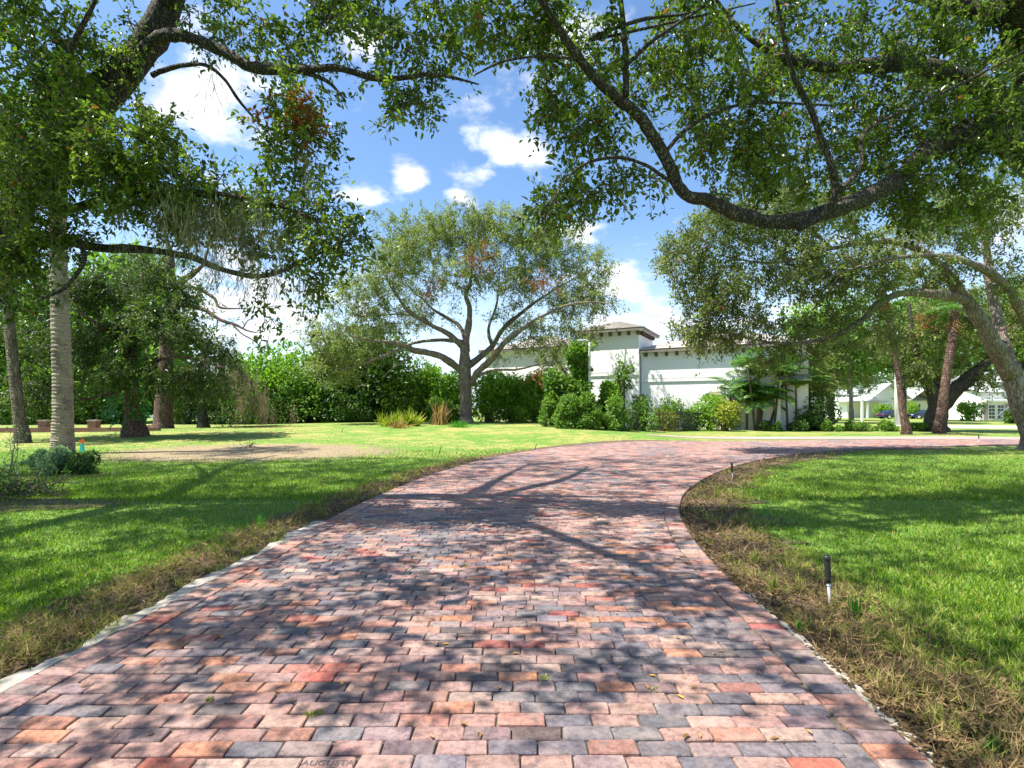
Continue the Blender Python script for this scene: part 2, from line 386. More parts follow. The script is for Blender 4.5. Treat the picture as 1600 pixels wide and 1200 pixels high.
# ------------------------------------------------------------------ ground
def axis(lo, hi, near, step, grow=1.22):
    a = [0.]; s = step
    while a[-1] < hi:
        if a[-1] > near: s *= grow
        a.append(a[-1]+s)
    c = [0.]; s = step
    while c[-1] > lo:
        if c[-1] < -near: s *= grow
        c.append(c[-1]-s)
    return np.array(sorted(set(a+c)))
ax_, ay_ = axis(-900, 900, 30, .6), axis(-120, 1500, 46, .6)
X, Y = np.meshgrid(ax_, ay_, indexing='ij')
b = B(); n1, n2 = X.shape; idx = np.arange(n1*n2).reshape(n1, n2)
b.add(np.stack([X, Y, gz(X, Y)], -1), np.stack([idx[:-1, :-1], idx[1:, :-1], idx[1:, 1:], idx[:-1, 1:]], -1).reshape(-1, 4))
structure('ground', b, M['ground'], True, label='green lawn sheet with dry and sandy patches', cat='lawn')

# driveway outline: left and right edge as x of depth
LE = np.array([[-2.72, -1], [-2.66, 2.4], [-2.6, 3.6], [-2.58, 4.6], [-2.53, 5.8], [-2.46, 7.2], [-2.36, 8.6], [-2.08, 10.8], [-1.6, 13.2], [-.8, 16.1], [.9, 19.6], [2.6, 21.6], [5.2, 23.5], [8.5, 24.9], [12.5, 25.9], [18, 26.5], [27, 26.8]])
RE = np.array([[1.55, -1], [1.70, 1.6], [1.76, 2.6], [1.83, 3.6], [1.9, 4.9], [2.1, 6.4], [2.5, 8.1], [3.35, 10.2], [5.2, 13.3], [7.6, 16.2], [11.2, 19.2], [15.5, 21.2], [21, 22.6], [27, 23.3]])
LEs, REs = spline(LE, 260), spline(RE, 260)
def xl(y): return np.interp(y, LEs[:, 1], LEs[:, 0], right=99)
def xr(y): return np.interp(y, REs[:, 1], REs[:, 0], right=27)
def edge_dist(E, x, y):
    out = np.empty(len(x))
    for i in range(0, len(x), 20000):
        out[i:i+20000] = np.sqrt(((x[i:i+20000, None]-E[None, :, 0])**2+(y[i:i+20000, None]-E[None, :, 1])**2).min(1))
    return out
def on_drive(x, y, m=0.): return (x > xl(y)-m) & (x < xr(y)+m) & (y < 27)
def strip(E, w_in, w_out, dz, sgn, n=None, rag=0.):
    """ribbon along an edge polyline; offsets to the outside (sgn -1 left edge, +1 right edge)"""
    t = nrm(np.gradient(E, axis=0)); nn = np.stack([t[:, 1], -t[:, 0]], -1)*sgn
    k = len(E); r1 = w_out*(1+rag*np.convolve(rng.normal(0, 1, k+8), np.ones(9)/9, 'valid')*2)
    rows = [E+nn*w_in, E+nn*(w_in+(r1[:, None]-w_in)*.5), E+nn*r1[:, None]]
    V = np.concatenate([np.c_[q, gz(q[:, 0], q[:, 1])+dz] for q in rows]); i = np.arange(k-1)
    F = np.concatenate([np.stack([i+j*k, i+1+j*k, i+1+(j+1)*k, i+(j+1)*k], -1) for j in (0, 1)])
    if sgn < 0: F = F[:, ::-1]
    return V, F
ys = np.linspace(-1, 26.75, 150); b = B(); V = []
for f in np.linspace(0, 1, 9):
    x = xl(ys)+(np.minimum(xr(ys), 27)-xl(ys))*f; V.append(np.c_[x, ys, gz(x, ys)+.024])
V = np.concatenate(V); i = np.arange(149); F = np.concatenate([np.stack([i+j*150, i+(j+1)*150, i+1+(j+1)*150, i+1+j*150], -1) for j in range(8)])
b.add(V, F); drive = structure('driveway', b, M['bed'], label='curving driveway of worn red and grey paving bricks', cat='driveway')
b = B(); V, F = strip(LEs[:215], .01, .75, .014, -1, rag=.35); b.add(V, F); structure('mulch_border_left', b, M['mulch'], True, label='strip of dry mulch along the left driveway edge', cat='mulch')
b = B(); V, F = strip(REs[:225], .01, .98, .014, 1, rag=.5); b.add(V, F); structure('mulch_border_right', b, M['mulch'], True, label='wide strip of dry mulch along the right driveway edge', cat='mulch')
def kerb(E, w, name, label):                   # low concrete edging with a broken outer rim
    t = nrm(np.gradient(E, axis=0)); nn = np.stack([t[:, 1], -t[:, 0]], -1)*(-1 if E[0, 0] < 0 else 1); k = len(E)
    j = rng.normal(0, .012, k); ww = w*(1+.5*np.convolve(rng.normal(0, 1, k+4), np.ones(5)/5, 'valid'))
    rows = [(E+nn*.004, -.02), (E+nn*.004, .036), (E+nn*np.abs(ww)[:, None], .034), (E+nn*(np.abs(ww)+.03)[:, None], -.02)]
    V = np.concatenate([np.c_[q, gz(q[:, 0], q[:, 1])+z+(j if z > 0 else 0)*.4] for q, z in rows]); i = np.arange(k-1)
    F = np.concatenate([np.stack([i+a*k, i+1+a*k, i+1+(a+1)*k, i+(a+1)*k], -1) for a in range(3)])
    b = B(); b.add(V, F); structure(name, b, M['concrete'], label=label, cat='kerb')
kerb(np.stack([np.interp(np.arange(1.2, 7.2, .07), LEs[:, 1], LEs[:, 0]), np.arange(1.2, 7.2, .07)], -1), .12, 'concrete_kerb_left', 'broken pale concrete edging left of the bricks')
kerb(np.stack([np.interp(np.arange(1.2, 4.4, .07), REs[:, 1], REs[:, 0]), np.arange(1.2, 4.4, .07)], -1), .045, 'concrete_kerb_right', 'thin pale concrete edging right of the bricks')
def sheet(name, near, far, dz, mat, label, cat):
    a, c = spline(near, 40), spline(far, 40); b = B(); rows = [a*(1-f)+c*f for f in (0, .33, .66, 1)]
    V = np.concatenate([np.c_[q, gz(q[:, 0], q[:, 1])+dz] for q in rows]); i = np.arange(39)
    b.add(V, np.concatenate([np.stack([i+j*40, i+1+j*40, i+1+(j+1)*40, i+(j+1)*40], -1) for j in range(3)]))
    structure(name, b, mat, label=label, cat=cat)
sheet('path', [[7.2, 28.9], [10, 28.2], [14, 27.5], [20, 27.2], [40, 27.0]], [[7.3, 29.6], [10, 30.3], [14, 30.2], [20, 29.8], [40, 29.2]], .016, M['path'], 'pale pinkish path beyond the brick driveway', 'path')
sheet('street', [[34, 44], [60, 40], [140, 30]], [[36, 52], [62, 47], [142, 37]], .016, M['street'], 'pale street strip seen under the right trees', 'street')

# ------------------------------------------------------------------ paving bricks
PAL = np.array([(.40, .235, .185), (.33, .19, .16), (.25, .17, .165), (.17, .15, .16), (.37, .105, .075), (.43, .19, .11), (.42, .29, .235), (.13, .095, .095), (.36, .165, .125), (.28, .20, .19)])
PW = np.array([.22, .17, .13, .10, .045, .07, .10, .04, .09, .035]); PW /= PW.sum()
BW, BL, GAP = .104, .222, .007
bricks = []                                  # cx, cy, half length, half width, angle
def cyl(y): return np.interp(y, LEs[:, 1], LEs[:, 0])
row = 0; y = 1.62
while y < 26.5:
    a, c = float(xl(y)), float(min(xr(y), 26.5))
    bd_l, bd_r = .228, .228
    if y > 14: bd_l = .232*math.hypot(1, (xl(y+.2)-xl(y-.2))/.4); bd_r = .232*math.hypot(1, (xr(y+.2)-xr(y-.2))/.4)
    a += bd_l; c -= bd_r
    if c-a > .3:
        x = a-rng.random()*BL*.0-(BL*.5 if row % 2 else 0)+rng.normal(0, .02)
        while x < c:
            L = BL*(1+rng.normal(0, .028)); x0, x1 = max(x, a), min(x+L, c)
            if x1-x0 > .05: bricks.append(((x0+x1)/2, y+.012*math.sin(x0*1.7+y*.8)+rng.normal(0, .0025), (x1-x0)/2-GAP*.5, BW/2-GAP*.5, rng.normal(0, .009)))
            x += L
    y += BW; row += 1
for E, sg in ((LEs, 1), (REs, -1)):          # header border along each edge
    seg = np.r_[0, np.cumsum(np.linalg.norm(np.diff(E, axis=0), axis=1))]; s = 2.6
    while s < seg[-1]-.1:
        p = np.array([np.interp(s, seg, E[:, 0]), np.interp(s, seg, E[:, 1])]); q = np.array([np.interp(s+.05, seg, E[:, 0]), np.interp(s+.05, seg, E[:, 1])])
        t_ = nrm(q-p); nn = np.array([t_[1], -t_[0]])*sg
        c_ = p+nn*.111
        bricks.append((c_[0], c_[1], .106, BW/2-GAP*.5, math.atan2(nn[1], nn[0])+rng.normal(0, .012))); s += BW
bricks = np.array(bricks)
NB = len(bricks)
ci = rng.choice(len(PAL), NB, p=PW)
# drifts of one fired colour, as laid from the same pallet
drift = np.sin(bricks[:, 0]*.9+bricks[:, 1]*.5)+np.sin(bricks[:, 0]*1.7-bricks[:, 1]*.8+2)
ci = np.where((drift > .9) & (rng.random(NB) < .45), 3, ci); ci = np.where((drift < -1) & (rng.random(NB) < .35), 0, ci)
bc = PAL[ci]*1.12*rng.uniform(.82, 1.15, (NB, 1))+rng.normal(0, .005, (NB, 3)); bc = np.clip(bc, .03, .7)
OCT = np.array([[-1, -1], [1, -1], [1, 1], [-1, 1]])
def brick_geo(k):
    cx, cy, hl, hw, an = bricks[k]
    r = rng.uniform(.003, .010, 4); pts = []
    for q in range(4):
        sx_, sy_ = OCT[q]; r1 = min(r[q], hl*.4)
        p1 = (sx_*hl, sy_*(hw-r1)); p2 = (sx_*(hl-r1), sy_*hw)
        pts += [p2, p1] if q in (1, 3) else [p1, p2]
    pts = np.array(pts)[[0, 1, 2, 3, 4, 5, 6, 7]]
    pts += rng.normal(0, .0024, pts.shape)
    h = .040+rng.normal(0, .0022); tx, ty = rng.normal(0, .010, 2)
    rings = []
    for sc_, z in ((1, -.015), (1, h-.005), (None, h)):
        q = pts if sc_ else pts*(1-np.array([.0045/hl, .0045/hw]))
        zz = np.full(8, z)+(tx*q[:, 0]+ty*q[:, 1] if z > 0 else 0)
        rings.append(np.c_[q, zz])
    V = np.concatenate(rings); ca, sa = math.cos(an), math.sin(an)
    V = np.c_[V[:, 0]*ca-V[:, 1]*sa+cx, V[:, 0]*sa+V[:, 1]*ca+cy, V[:, 2]]
    V[:, 2] += gz(cx, cy); return V
i8 = np.arange(8); j8 = (i8+1) % 8
BF4 = np.concatenate([np.stack([i8, j8, j8+8, i8+8], -1), np.stack([i8+8, j8+8, j8+16, i8+16], -1)]); BF8 = np.array([i8+16])
vis = (np.abs(bricks[:, 0])/bricks[:, 1] < .98) & (bricks[:, 1] > 2.2)
order = np.argsort(np.where(vis, np.hypot(bricks[:, 0], bricks[:, 1]), 1e6))
single = set(order[:298].tolist()); rest = B(); text_brick = None
tp = G(498, 1203); tb = order[np.argmin(np.hypot(bricks[order[:298], 0]-tp[0], bricks[order[:298], 1]-tp[1]))]
for k in range(NB):
    V = brick_geo(k)
    if k in single:
        base = np.array([bricks[k, 0], bricks[k, 1], 0])
        me = mesh('brick', V-base, [BF4, BF8], M['brick'], False, col=bc[k]); o = link('brick', me, drive, base)
        if k == tb: text_brick = o
    else: rest.add(V, BF4, BF8, col=bc[k])
o = link('far_bricks', rest.mesh('far_bricks', M['brick'], (0, 0, 0), False, 'col'), drive); o['kind'] = 'stuff'
# stamped maker's word on one brick at the near edge
cu = bpy.data.curves.new('stamp', 'FONT'); cu.body = 'AUGUSTA'; cu.size = .048; cu.align_x = 'CENTER'; cu.align_y = 'CENTER'; cu.extrude = .0006
M['stamp'] = flat('stamp', (.09, .075, .075), .9)
cu.materials.append(M['stamp']); o = bpy.data.objects.new('stamped_lettering', cu); COL.objects.link(o); o.parent = text_brick; o.location = (0, 0, float(max(v.co.z for v in text_brick.data.vertices))+.0004)
# sprigs in the joints, fallen leaves
def sprig(px, py, s, label):
    s *= .72
    g = G(px, py); t = thing('weed_sprig', label, 'weed', g+[0, 0, .02], 'weeds sprouting between the bricks'); n = 16
    b = B(); p = g+[0, 0, .03]+rng.normal(0, .018*s, (n, 3))*[1, 1, .3]; leaves(b, p, rv(n)*[1, 1, .5]+[0, 0, .7], rv(n)+[0, 0, 1], .045*s, .018*s, LEAF6)
    part('foliage', b, M['tuft'], t, attr='rnd')
    b = B(); tubes(b, np.stack([[g+[0, 0, -.01], g+[.002, 0, .03*s], g+[.005, .003, .06*s]]]), [[.003, .002, .001]], 4); part('stem', b, M['stem'], t)
for a in ((495, 1130, 1.2, 'tall weed sprig in a brick joint at lower left centre'), (850, 1072, 1.0, 'bright weed sprig between bricks right of centre'), (727, 890, .9, 'small weed sprig in the bricks halfway up the drive'),
          (1022, 1090, .8, 'small weed sprig near the right border bricks'), (328, 1105, .8, 'low weed sprig beside a slate brick at lower left'), (575, 965, .8, 'weed sprig in a sunny joint left of centre')): sprig(*a)
for k in range(120):
    y_ = 2.4+10*rng.random()**1.6; x_ = rng.uniform(max(-.9*y_, -2.5), 1.75)
    if not on_drive(np.array([x_]), np.array([y_]))[0]: continue
    b = B(); g = np.array([x_, y_, float(gz(x_, y_))+.047]); d = np.r_[rng.normal(size=2), .05]
    leaves(b, g[None], d[None], np.array([[.15, .1, 1.]]), rng.uniform(.025, .055), .018, LEAF6)
    t = link('fallen_leaf', b.mesh('fallen_leaf', M['dry_frond'] if k % 9 else M['yellow_leaf'], g, attr='rnd'), None, g); tag(t, 'small brown dry leaf fallen on the driveway bricks' if k % 9 else 'small yellow leaf fallen on the driveway bricks', 'leaf', 'brown leaves fallen on the bricks' if k % 9 else 'yellow leaves fallen on the bricks')

# ------------------------------------------------------------------ trees
def limb(pts, n=None):                       # control points (x,y,z,r)
    p = np.asarray(pts, float); return spline(p, n or max(8, 6*(len(p)-1)))
def pl(*a): return [np.r_[P(x, y, d), r] for x, y, d, r in a]      # limb through photo pixels at given depths
def blob_targets(blobs, boost=1., dsh=0., lace=None):
    out, br = [], []
    for bl in blobs:
        px, py, d, rx, ry, rd, n = bl[:7]
        if len(bl) < 8: d = d+dsh
        if not (len(bl) > 7): n = int(n*boost*(lace(px) if lace else 1.)+.5)
        u = rv(n)*(rng.random(n)**.42)[:, None]
        c = P(px, py, d) if not (len(bl) > 7 and bl[7] == 'w') else np.array([px, py, d], float)
        k = d/FPX if not (len(bl) > 7 and bl[7] == 'w') else 1.
        if len(bl) > 7 and bl[7] == 'w': r = np.array([rx, ry, rd])
        else: r = np.array([rx*k, rd, ry*k])
        out.append(c+u*r); br.append(np.full(n, 1. if (len(bl) > 7 and bl[7] == 'brown') else 0.))
    return np.concatenate(out), np.concatenate(br)
def oak(name, label, limbs, blobs, leaf, barkm, per=60, lsize=(.055, .09), lw=.42, sub=5, spread=.5, tmpl=LEAF6, sides=11, droop=.25, group=None, moss=None, nodemin=0, mossmat='moss', wob=.045, boost=1., dsh=0., extra=None, rs=1., lace=None):
    L = [limb(l)*[1, 1, 1, rs] for l in limbs]; base = L[0][0, :3].copy(); base[2] = float(gz(base[0], base[1]))
    t = thing(name, label, 'tree', base, group)
    b = B()
    for i, l in enumerate(L):
        if i: l[1:-1, :3] += np.cumsum(rng.normal(0, .3, (len(l)-2, 3)), 0)*l[1:-1, 3:4]*.25
        l[:, 3] *= 1+.10*np.convolve(rng.normal(0, 1, len(l)+2), np.ones(3)/3, 'valid')*1.3
        tubes(b, l[None, :, :3], l[None, :, 3], sides if i == 0 or l[0, 3] > .05 else 7, True, wob, plane=len(l) > 2)
    part('trunk', b, barkm, t, True)
    nodes = np.concatenate([l[(0 if i else len(l)//2):, :] for i, l in enumerate(L)])
    tg, brn = blob_targets(blobs, boost, dsh, lace)
    if extra is not None: tg = np.concatenate([tg, extra]); brn = np.r_[brn, np.full(len(extra), -1.)]
    d0 = np.array([np.linalg.norm(nodes[:, :3]-q, axis=1).min() for q in tg]); o_ = np.argsort(d0); tg, brn = tg[o_], brn[o_]
    NP = np.empty((len(nodes)+len(tg)*4, 4)); NP[:len(nodes)] = nodes; nn = len(nodes)
    TW, TR = [], []; K = 7
    for q in tg:
        dd = np.linalg.norm(NP[:nn, :3]-q, axis=1)+np.maximum(NP[:nn, 2]-q[2], 0)*.15
        j = int(dd.argmin()); s = NP[j]; v = q-s[:3]; ln = np.linalg.norm(v)+1e-6
        f = np.linspace(0, 1, K)[:, None]; bow = rng.normal(0, .14, 3)*ln+np.array([0, 0, .10*ln])
        p = s[:3]+v*f+bow*(f*(1-f)*2)+np.r_[np.zeros((1, 3)), rng.normal(0, .035, (K-2, 3))*ln, np.zeros((1, 3))]
        r0 = min(s[3]*.6, .010+.011*ln*(1 if lsize[1] < .12 else 1.6)); r = np.linspace(r0, max(r0*.3, .003), K)
        TW.append(p); TR.append(r)
        for m_ in (2, 4, 5, 6): NP[nn] = np.r_[p[m_], r[m_]]; nn += 1
    TW, TR = np.array(TW), np.array(TR); b = B(); tubes(b, TW, TR, 5)
    # side twigs and leaves
    nT = len(tg); kk = nT*sub; ti = np.repeat(np.arange(nT), sub)
    st = TW[ti, rng.integers(3, K, kk)]; out = nrm(TW[ti, -1]-TW[ti, -3])
    dv = nrm(rv(kk)*1.0+out*.55+np.array([0, 0, -droop*.5])); ln = spread*rng.uniform(.5, 1.25, kk)
    mid = st+dv*(ln*.5)[:, None]+rng.normal(0, .04, (kk, 3))*ln[:, None]; end = st+dv*ln[:, None]-np.array([0, 0, 1])*(droop*ln*.6)[:, None]
    tubes(b, np.stack([st, mid, end], 1), np.outer(np.ones(kk), [.006, .004, .002])*(1 if lsize[1] < .12 else 2.2), 3)
    part('twigs', b, M['twig'], t, True, kind='stuff')
    per_sub = max(2, per//sub); li = np.repeat(np.arange(kk), per_sub); N = len(li)
    f = rng.random(N)[:, None]**.7; f2 = f*f
    pos = st[li]*(1-f)**2+2*mid[li]*f*(1-f)+end[li]*f2+rng.normal(0, .012+.06*spread, (N, 3))
    ld = nrm(dv[li]*.5+rv(N)*.9+np.array([0, 0, -droop])); lnrm = rv(N)*.75+np.array([0, 0, 1.])
    rr = np.clip(rng.random(N)*.62+np.repeat(np.repeat(rng.normal(.15, .16, nT), sub), per_sub), 0, .955)
    rr = np.where(rng.random(N) < .012, .99, rr); rr = np.where(np.repeat(np.repeat(brn, sub), per_sub) > 0, .995, rr)
    sz = np.clip(rng.normal(.5*(lsize[0]+lsize[1]), .30*(lsize[1]-lsize[0])+.12*lsize[1], N), .45*lsize[0], 1.3*lsize[1]); ex = np.repeat(np.repeat(brn, sub), per_sub) < 0; b = B(); leaves(b, pos[~ex], ld[~ex], lnrm[~ex], sz[~ex], sz[~ex]*lw, tmpl, rr[~ex])
    if ex.any(): q = np.flatnonzero(ex)[::3]; leaves(b, pos[q], ld[q], lnrm[q], sz[q]*1.4, sz[q]*lw*1.5, LEAF4, rr[q])
    part('crown', b, leaf, t, attr='rnd', kind='stuff')
    if moss:
        b = B()
        for c, r, n, l0 in moss:
            n = int(n*1.5); kc = rng.normal(0, 1, (5, 3))*np.array([r*1.3, r, r*.5]); p = np.asarray(c)+kc[rng.integers(0, 5, n)]+rng.normal(0, 1, (n, 3))*np.array([r*.22, r*.22, r*.9]); d = rng.normal(0, .10, (n, 3))+np.array([0, 0, -1.])
            for s_ in range(4):
                l_ = l0*rng.uniform(.08, .30, n); leaves(b, p, d, rv(n), l_, l_*.02+.0042*max(1, c[1]/9), LEAF4); p = p+nrm(d)*l_[:, None]*.9; d = d+rng.normal(0, .25, (n, 3))
        part('hanging_moss', b, M[mossmat], t, attr='rnd', kind='stuff')
    return t

# the upper canopy that roofs the drive and lawns, just above the picture: sampled so its dapple falls where the place is shaded
def canopy_roof():
    n = 5200; gx = rng.uniform(-14, 14, n*3); gy = rng.uniform(1.6, 21, n*3)
    nz_ = .5+.5*np.sin(gx*2.3+1.3*np.sin(gy*1.1)+.7)*np.sin(gy*2.6+1.2*np.sin(gx*.9)); left = gx < np.interp(gy, LEs[:, 1], LEs[:, 0]); right = gx > np.interp(gy, REs[:, 1], REs[:, 0])
    dr = np.interp(gy, [1.6, 2.6, 3.4, 5, 8, 10.5, 12, 15, 16.5, 18.5], [.3, .42, .8, .85, .62, .45, .72, .7, .25, 0])*np.where((gx < -.6) & (gy > 5.6) & (gy < 10.5), .5, 1)
    dl = np.interp(gy, [1.6, 4, 6, 14.5, 16.5, 17.5], [.3, .8, 1, 1, .5, 0])*sstep(-14.5, -11, gx); dl = dl*(.55+.6*nz_)
    dg = np.interp(gy, [1.6, 3.5, 6, 18, 21], [.2, .45, .62, .62, .1])*(.25+1.1*nz_)*(1-sstep(11, 14, gx))
    n2_ = .5+.5*np.sin(gx*4.1+2*np.sin(gy*.8))*np.sin(gy*3.7+1.7*np.sin(gx*1.3)+1); gap = sstep(.16, .5, .55*nz_+.45*n2_)
    dens = np.where(left, dl*1.5, np.where(right, dg*1.25, dr*1.3))*(.12+1.1*gap); k = rng.random(n*3) < dens*.46
    gx, gy = gx[k], gy[k]; h = np.maximum(5.4, 2.3+.765*gy)+rng.gamma(1.5, .5, len(gx)); f = h/SD.z
    return np.c_[gx+SD.x*f, gy+SD.y*f, h]
ROOF = canopy_roof(); roof_left = ROOF[:, 0] < -1.2

# near oak on the right: trunk just outside the frame, boughs arching over the drive
R1 = [
 [(10.3, 8.5, -.15, .8), (10.1, 8.5, .6, .6), (9.8, 8.5, 2.2, .5), (9.2, 8.5, 4.2, .46), (8.5, 8.5, 5.6, .42), (8.0, 8.5, 7.4, .36), (7.4, 8.4, 9.6, .24), (7.2, 8.2, 11.6, .1)],
 pl((1690, 330, 8.5, .36), (1640, 290, 8.5, .33), (1575, 238, 8.4, .29), (1525, 218, 8.2, .25), (1470, 240, 8, .22), (1415, 290, 7.7, .19), (1370, 315, 7.5, .17), (1300, 345, 7.2, .15), (1235, 362, 7.1, .135), (1180, 352, 7, .125), (1120, 325, 6.9, .115), (1078, 310, 6.8, .11), (1045, 255, 6.7, .10), (1008, 195, 6.6, .095), (960, 155, 6.5, .085), (905, 95, 6.3, .07), (855, 20, 6.1, .055), (810, -60, 5.8, .03)),
 pl((1245, 356, 7.1, .085), (1285, 335, 7, .075), (1305, 300, 6.9, .068), (1298, 250, 6.8, .06), (1270, 175, 6.7, .05), (1240, 110, 6.6, .042), (1215, 0, 6.4, .03), (1200, -80, 6.2, .02)),
 pl((1310, 300, 6.9, .05), (1345, 260, 6.9, .04), (1352, 205, 7, .034), (1420, 170, 7, .03), (1510, 125, 7.1, .026), (1600, 80, 7.1, .02)),
 pl((978, 150, 6.5, .06), (978, 100, 6.45, .052), (975, 40, 6.4, .045), (968, -40, 6.2, .03)),
 pl((975, 105, 6.4, .04), (1010, 72, 6.4, .034), (1045, 45, 6.5, .028), (1100, 10, 6.6, .02)),
 pl((1042, 235, 6.7, .04), (1075, 200, 6.8, .034), (1130, 170, 6.9, .03), (1200, 160, 7, .026), (1300, 165, 7.2, .02)),
 pl((1045, 282, 6.75, .036), (1010, 258, 6.6, .032), (960, 246, 6.4, .028), (905, 262, 6.3, .022), (868, 310, 6.1, .014), (852, 350, 6.05, .008)),
 pl((900, 92, 6.3, .03), (850, 88, 6.3, .026), (790, 95, 6.2, .02), (740, 118, 6.2, .012)),
 pl((1640, 200, 8.4, .26), (1590, 172, 8.4, .24), (1510, 128, 8.3, .21), (1440, 108, 8.2, .18), (1360, 106, 8, .14), (1275, 108, 7.8, .1), (1180, 70, 7.5, .05), (1100, -20, 7.2, .03)),
 pl((1080, 20, 6.6, .02), (1000, 30, 6.5, .03), (930, 60, 6.4, .03), (1180, 5, 6.9, .012))[::-1],
 [(7.8, 8.4, 7.2, .24), (6, 6.5, 8.6, .17), (4, 4.6, 9.2, .11), (1.6, 3.2, 9.5, .06), (-.5, 2.5, 9.3, .03)],
 [(7.7, 8.5, 7.6, .2), (5.6, 9.6, 9.2, .14), (3, 10.4, 10, .09), (.6, 10.8, 10.1, .04)],
 [(7.9, 8.4, 6.8, .2), (9.5, 6.4, 8.4, .13), (10.4, 4.4, 9, .06)], [(7.8, 8.5, 7, .2), (9.6, 10.6, 8.6, .13), (10.5, 13, 9, .06)]]
R1b = [(905, 55, 6.4, 95, 75, 1.1, 48), (862, 150, 6.3, 55, 50, .7, 18), (935, 205, 6.4, 65, 45, .7, 24), (975, 285, 6.3, 75, 28, .6, 16), (855, 325, 6.1, 24, 45, .4, 13), (905, 290, 6.2, 35, 30, .4, 9),
 (1080, 75, 6.9, 110, 105, 1.3, 62), (1160, 175, 7, 90, 50, 1.1, 34), (1270, 70, 7.5, 140, 110, 1.6, 74), (1220, 260, 7.4, 110, 65, 1.1, 52), (1110, 215, 6.9, 40, 35, .6, 10),
 (1420, 60, 8, 150, 85, 2, 66), (1410, 200, 7.8, 150, 80, 1.4, 80), (1390, 300, 7.6, 110, 45, 1, 36), (1550, 60, 7.8, 100, 90, 1.6, 52), (1560, 200, 7.2, 70, 90, 1, 34), (1500, 310, 7.8, 100, 50, 1, 26), (770, 30, 6.1, 60, 40, .6, 16), (830, 30, 6.2, 50, 40, .7, 14),]
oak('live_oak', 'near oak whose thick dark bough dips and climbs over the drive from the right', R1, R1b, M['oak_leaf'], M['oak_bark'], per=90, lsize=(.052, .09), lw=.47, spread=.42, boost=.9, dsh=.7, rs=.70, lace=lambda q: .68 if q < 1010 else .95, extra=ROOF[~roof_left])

# near oak on the left with moss
L1 = [
 [(-10.1, 8.6, -.15, .8), (-9.8, 8.6, .7, .6), (-9.2, 8.6, 2.2, .5), (-8.2, 8.55, 4.2, .45), (-7.0, 8.5, 5.8, .4), (-5.95, 8.5, 6.9, .33), (-5.35, 8.5, 7.9, .28), (-4.8, 8.3, 9.4, .18), (-4.1, 8, 11, .08)],
 pl((205, 108, 8.4, .2), (232, 72, 8.3, .13), (262, 54, 8.2, .12), (305, 62, 8.1, .115), (352, 80, 8, .11), (398, 104, 7.9, .105), (470, 110, 7.6, .085), (532, 108, 7.4, .065), (600, 126, 7.2, .05), (680, 118, 7, .035), (748, 132, 6.9, .015)),
 pl((475, 112, 7.6, .05), (512, 128, 7.5, .035), (540, 158, 7.4, .018)),
 pl((238, 118, 8.3, .06), (272, 104, 8.2, .048), (318, 100, 8.1, .04), (350, 122, 8, .034), (380, 165, 7.8, .026), (430, 220, 7.5, .014)),
 pl((-20, 385, 8.5, .2), (60, 372, 8.2, .12), (150, 388, 8, .09), (232, 394, 7.8, .075), (300, 404, 7.6, .065), (352, 424, 7.4, .055), (420, 432, 7.2, .04), (490, 402, 7, .025), (550, 372, 6.8, .012)),
 pl((60, 366, 8, .07), (112, 374, 7.6, .055), (132, 405, 7.4, .045), (104, 450, 7.3, .034), (60, 470, 7.2, .02)),
 pl((262, 8, 8.4, .18), (330, -110, 8, .14), (480, -80, 7.5, .1), (600, -40, 7.2, .07), (720, -12, 7, .04), (800, 10, 6.9, .02)),
 pl((100, 330, 8, .08), (200, 300, 7.4, .06), (320, 300, 7.1, .045), (430, 320, 6.9, .03), (520, 350, 6.7, .015)),
 pl((40, 360, 8, .09), (60, 200, 7.6, .07), (110, 80, 7.4, .05), (160, -20, 7.2, .03)),
 pl((480, 0, 7.2, .03), (510, 30, 7.2, .02), (540, 10, 7.3, .03), (620, -30, 7.2, .05))[::-1],
 [(-8.2, 8.55, 4.4, .28), (-10.2, 11, 6.6, .2), (-11.6, 14, 7.6, .12), (-12, 17, 8, .05)],
 [(-8.4, 8.5, 4.2, .26), (-9.6, 5.6, 6.6, .2), (-9.2, 3, 7.8, .12), (-8.4, .8, 8, .05)],
 [(-5.4, 8.4, 7.9, .2), (-4.9, 6, 9.4, .14), (-4.2, 4, 10, .09), (-3.4, 2.2, 10, .04)],
 [(-5, 8.4, 8.6, .18), (-4.2, 10.6, 9.8, .12), (-3.6, 13, 10.2, .06)], [(-5.2, 8.4, 8.2, .2), (-6, 10, 10.4, .15), (-6.4, 12, 12, .09), (-6.5, 13.4, 12.8, .04)], [(-7.4, 8.5, 5.4, .26), (-9.6, 8, 7.6, .2), (-12, 8, 8.6, .12), (-14.4, 8.4, 9, .05)], [(-10.2, 11, 6.6, .16), (-12.2, 12.4, 8.6, .1), (-14, 14, 9.6, .04)]]
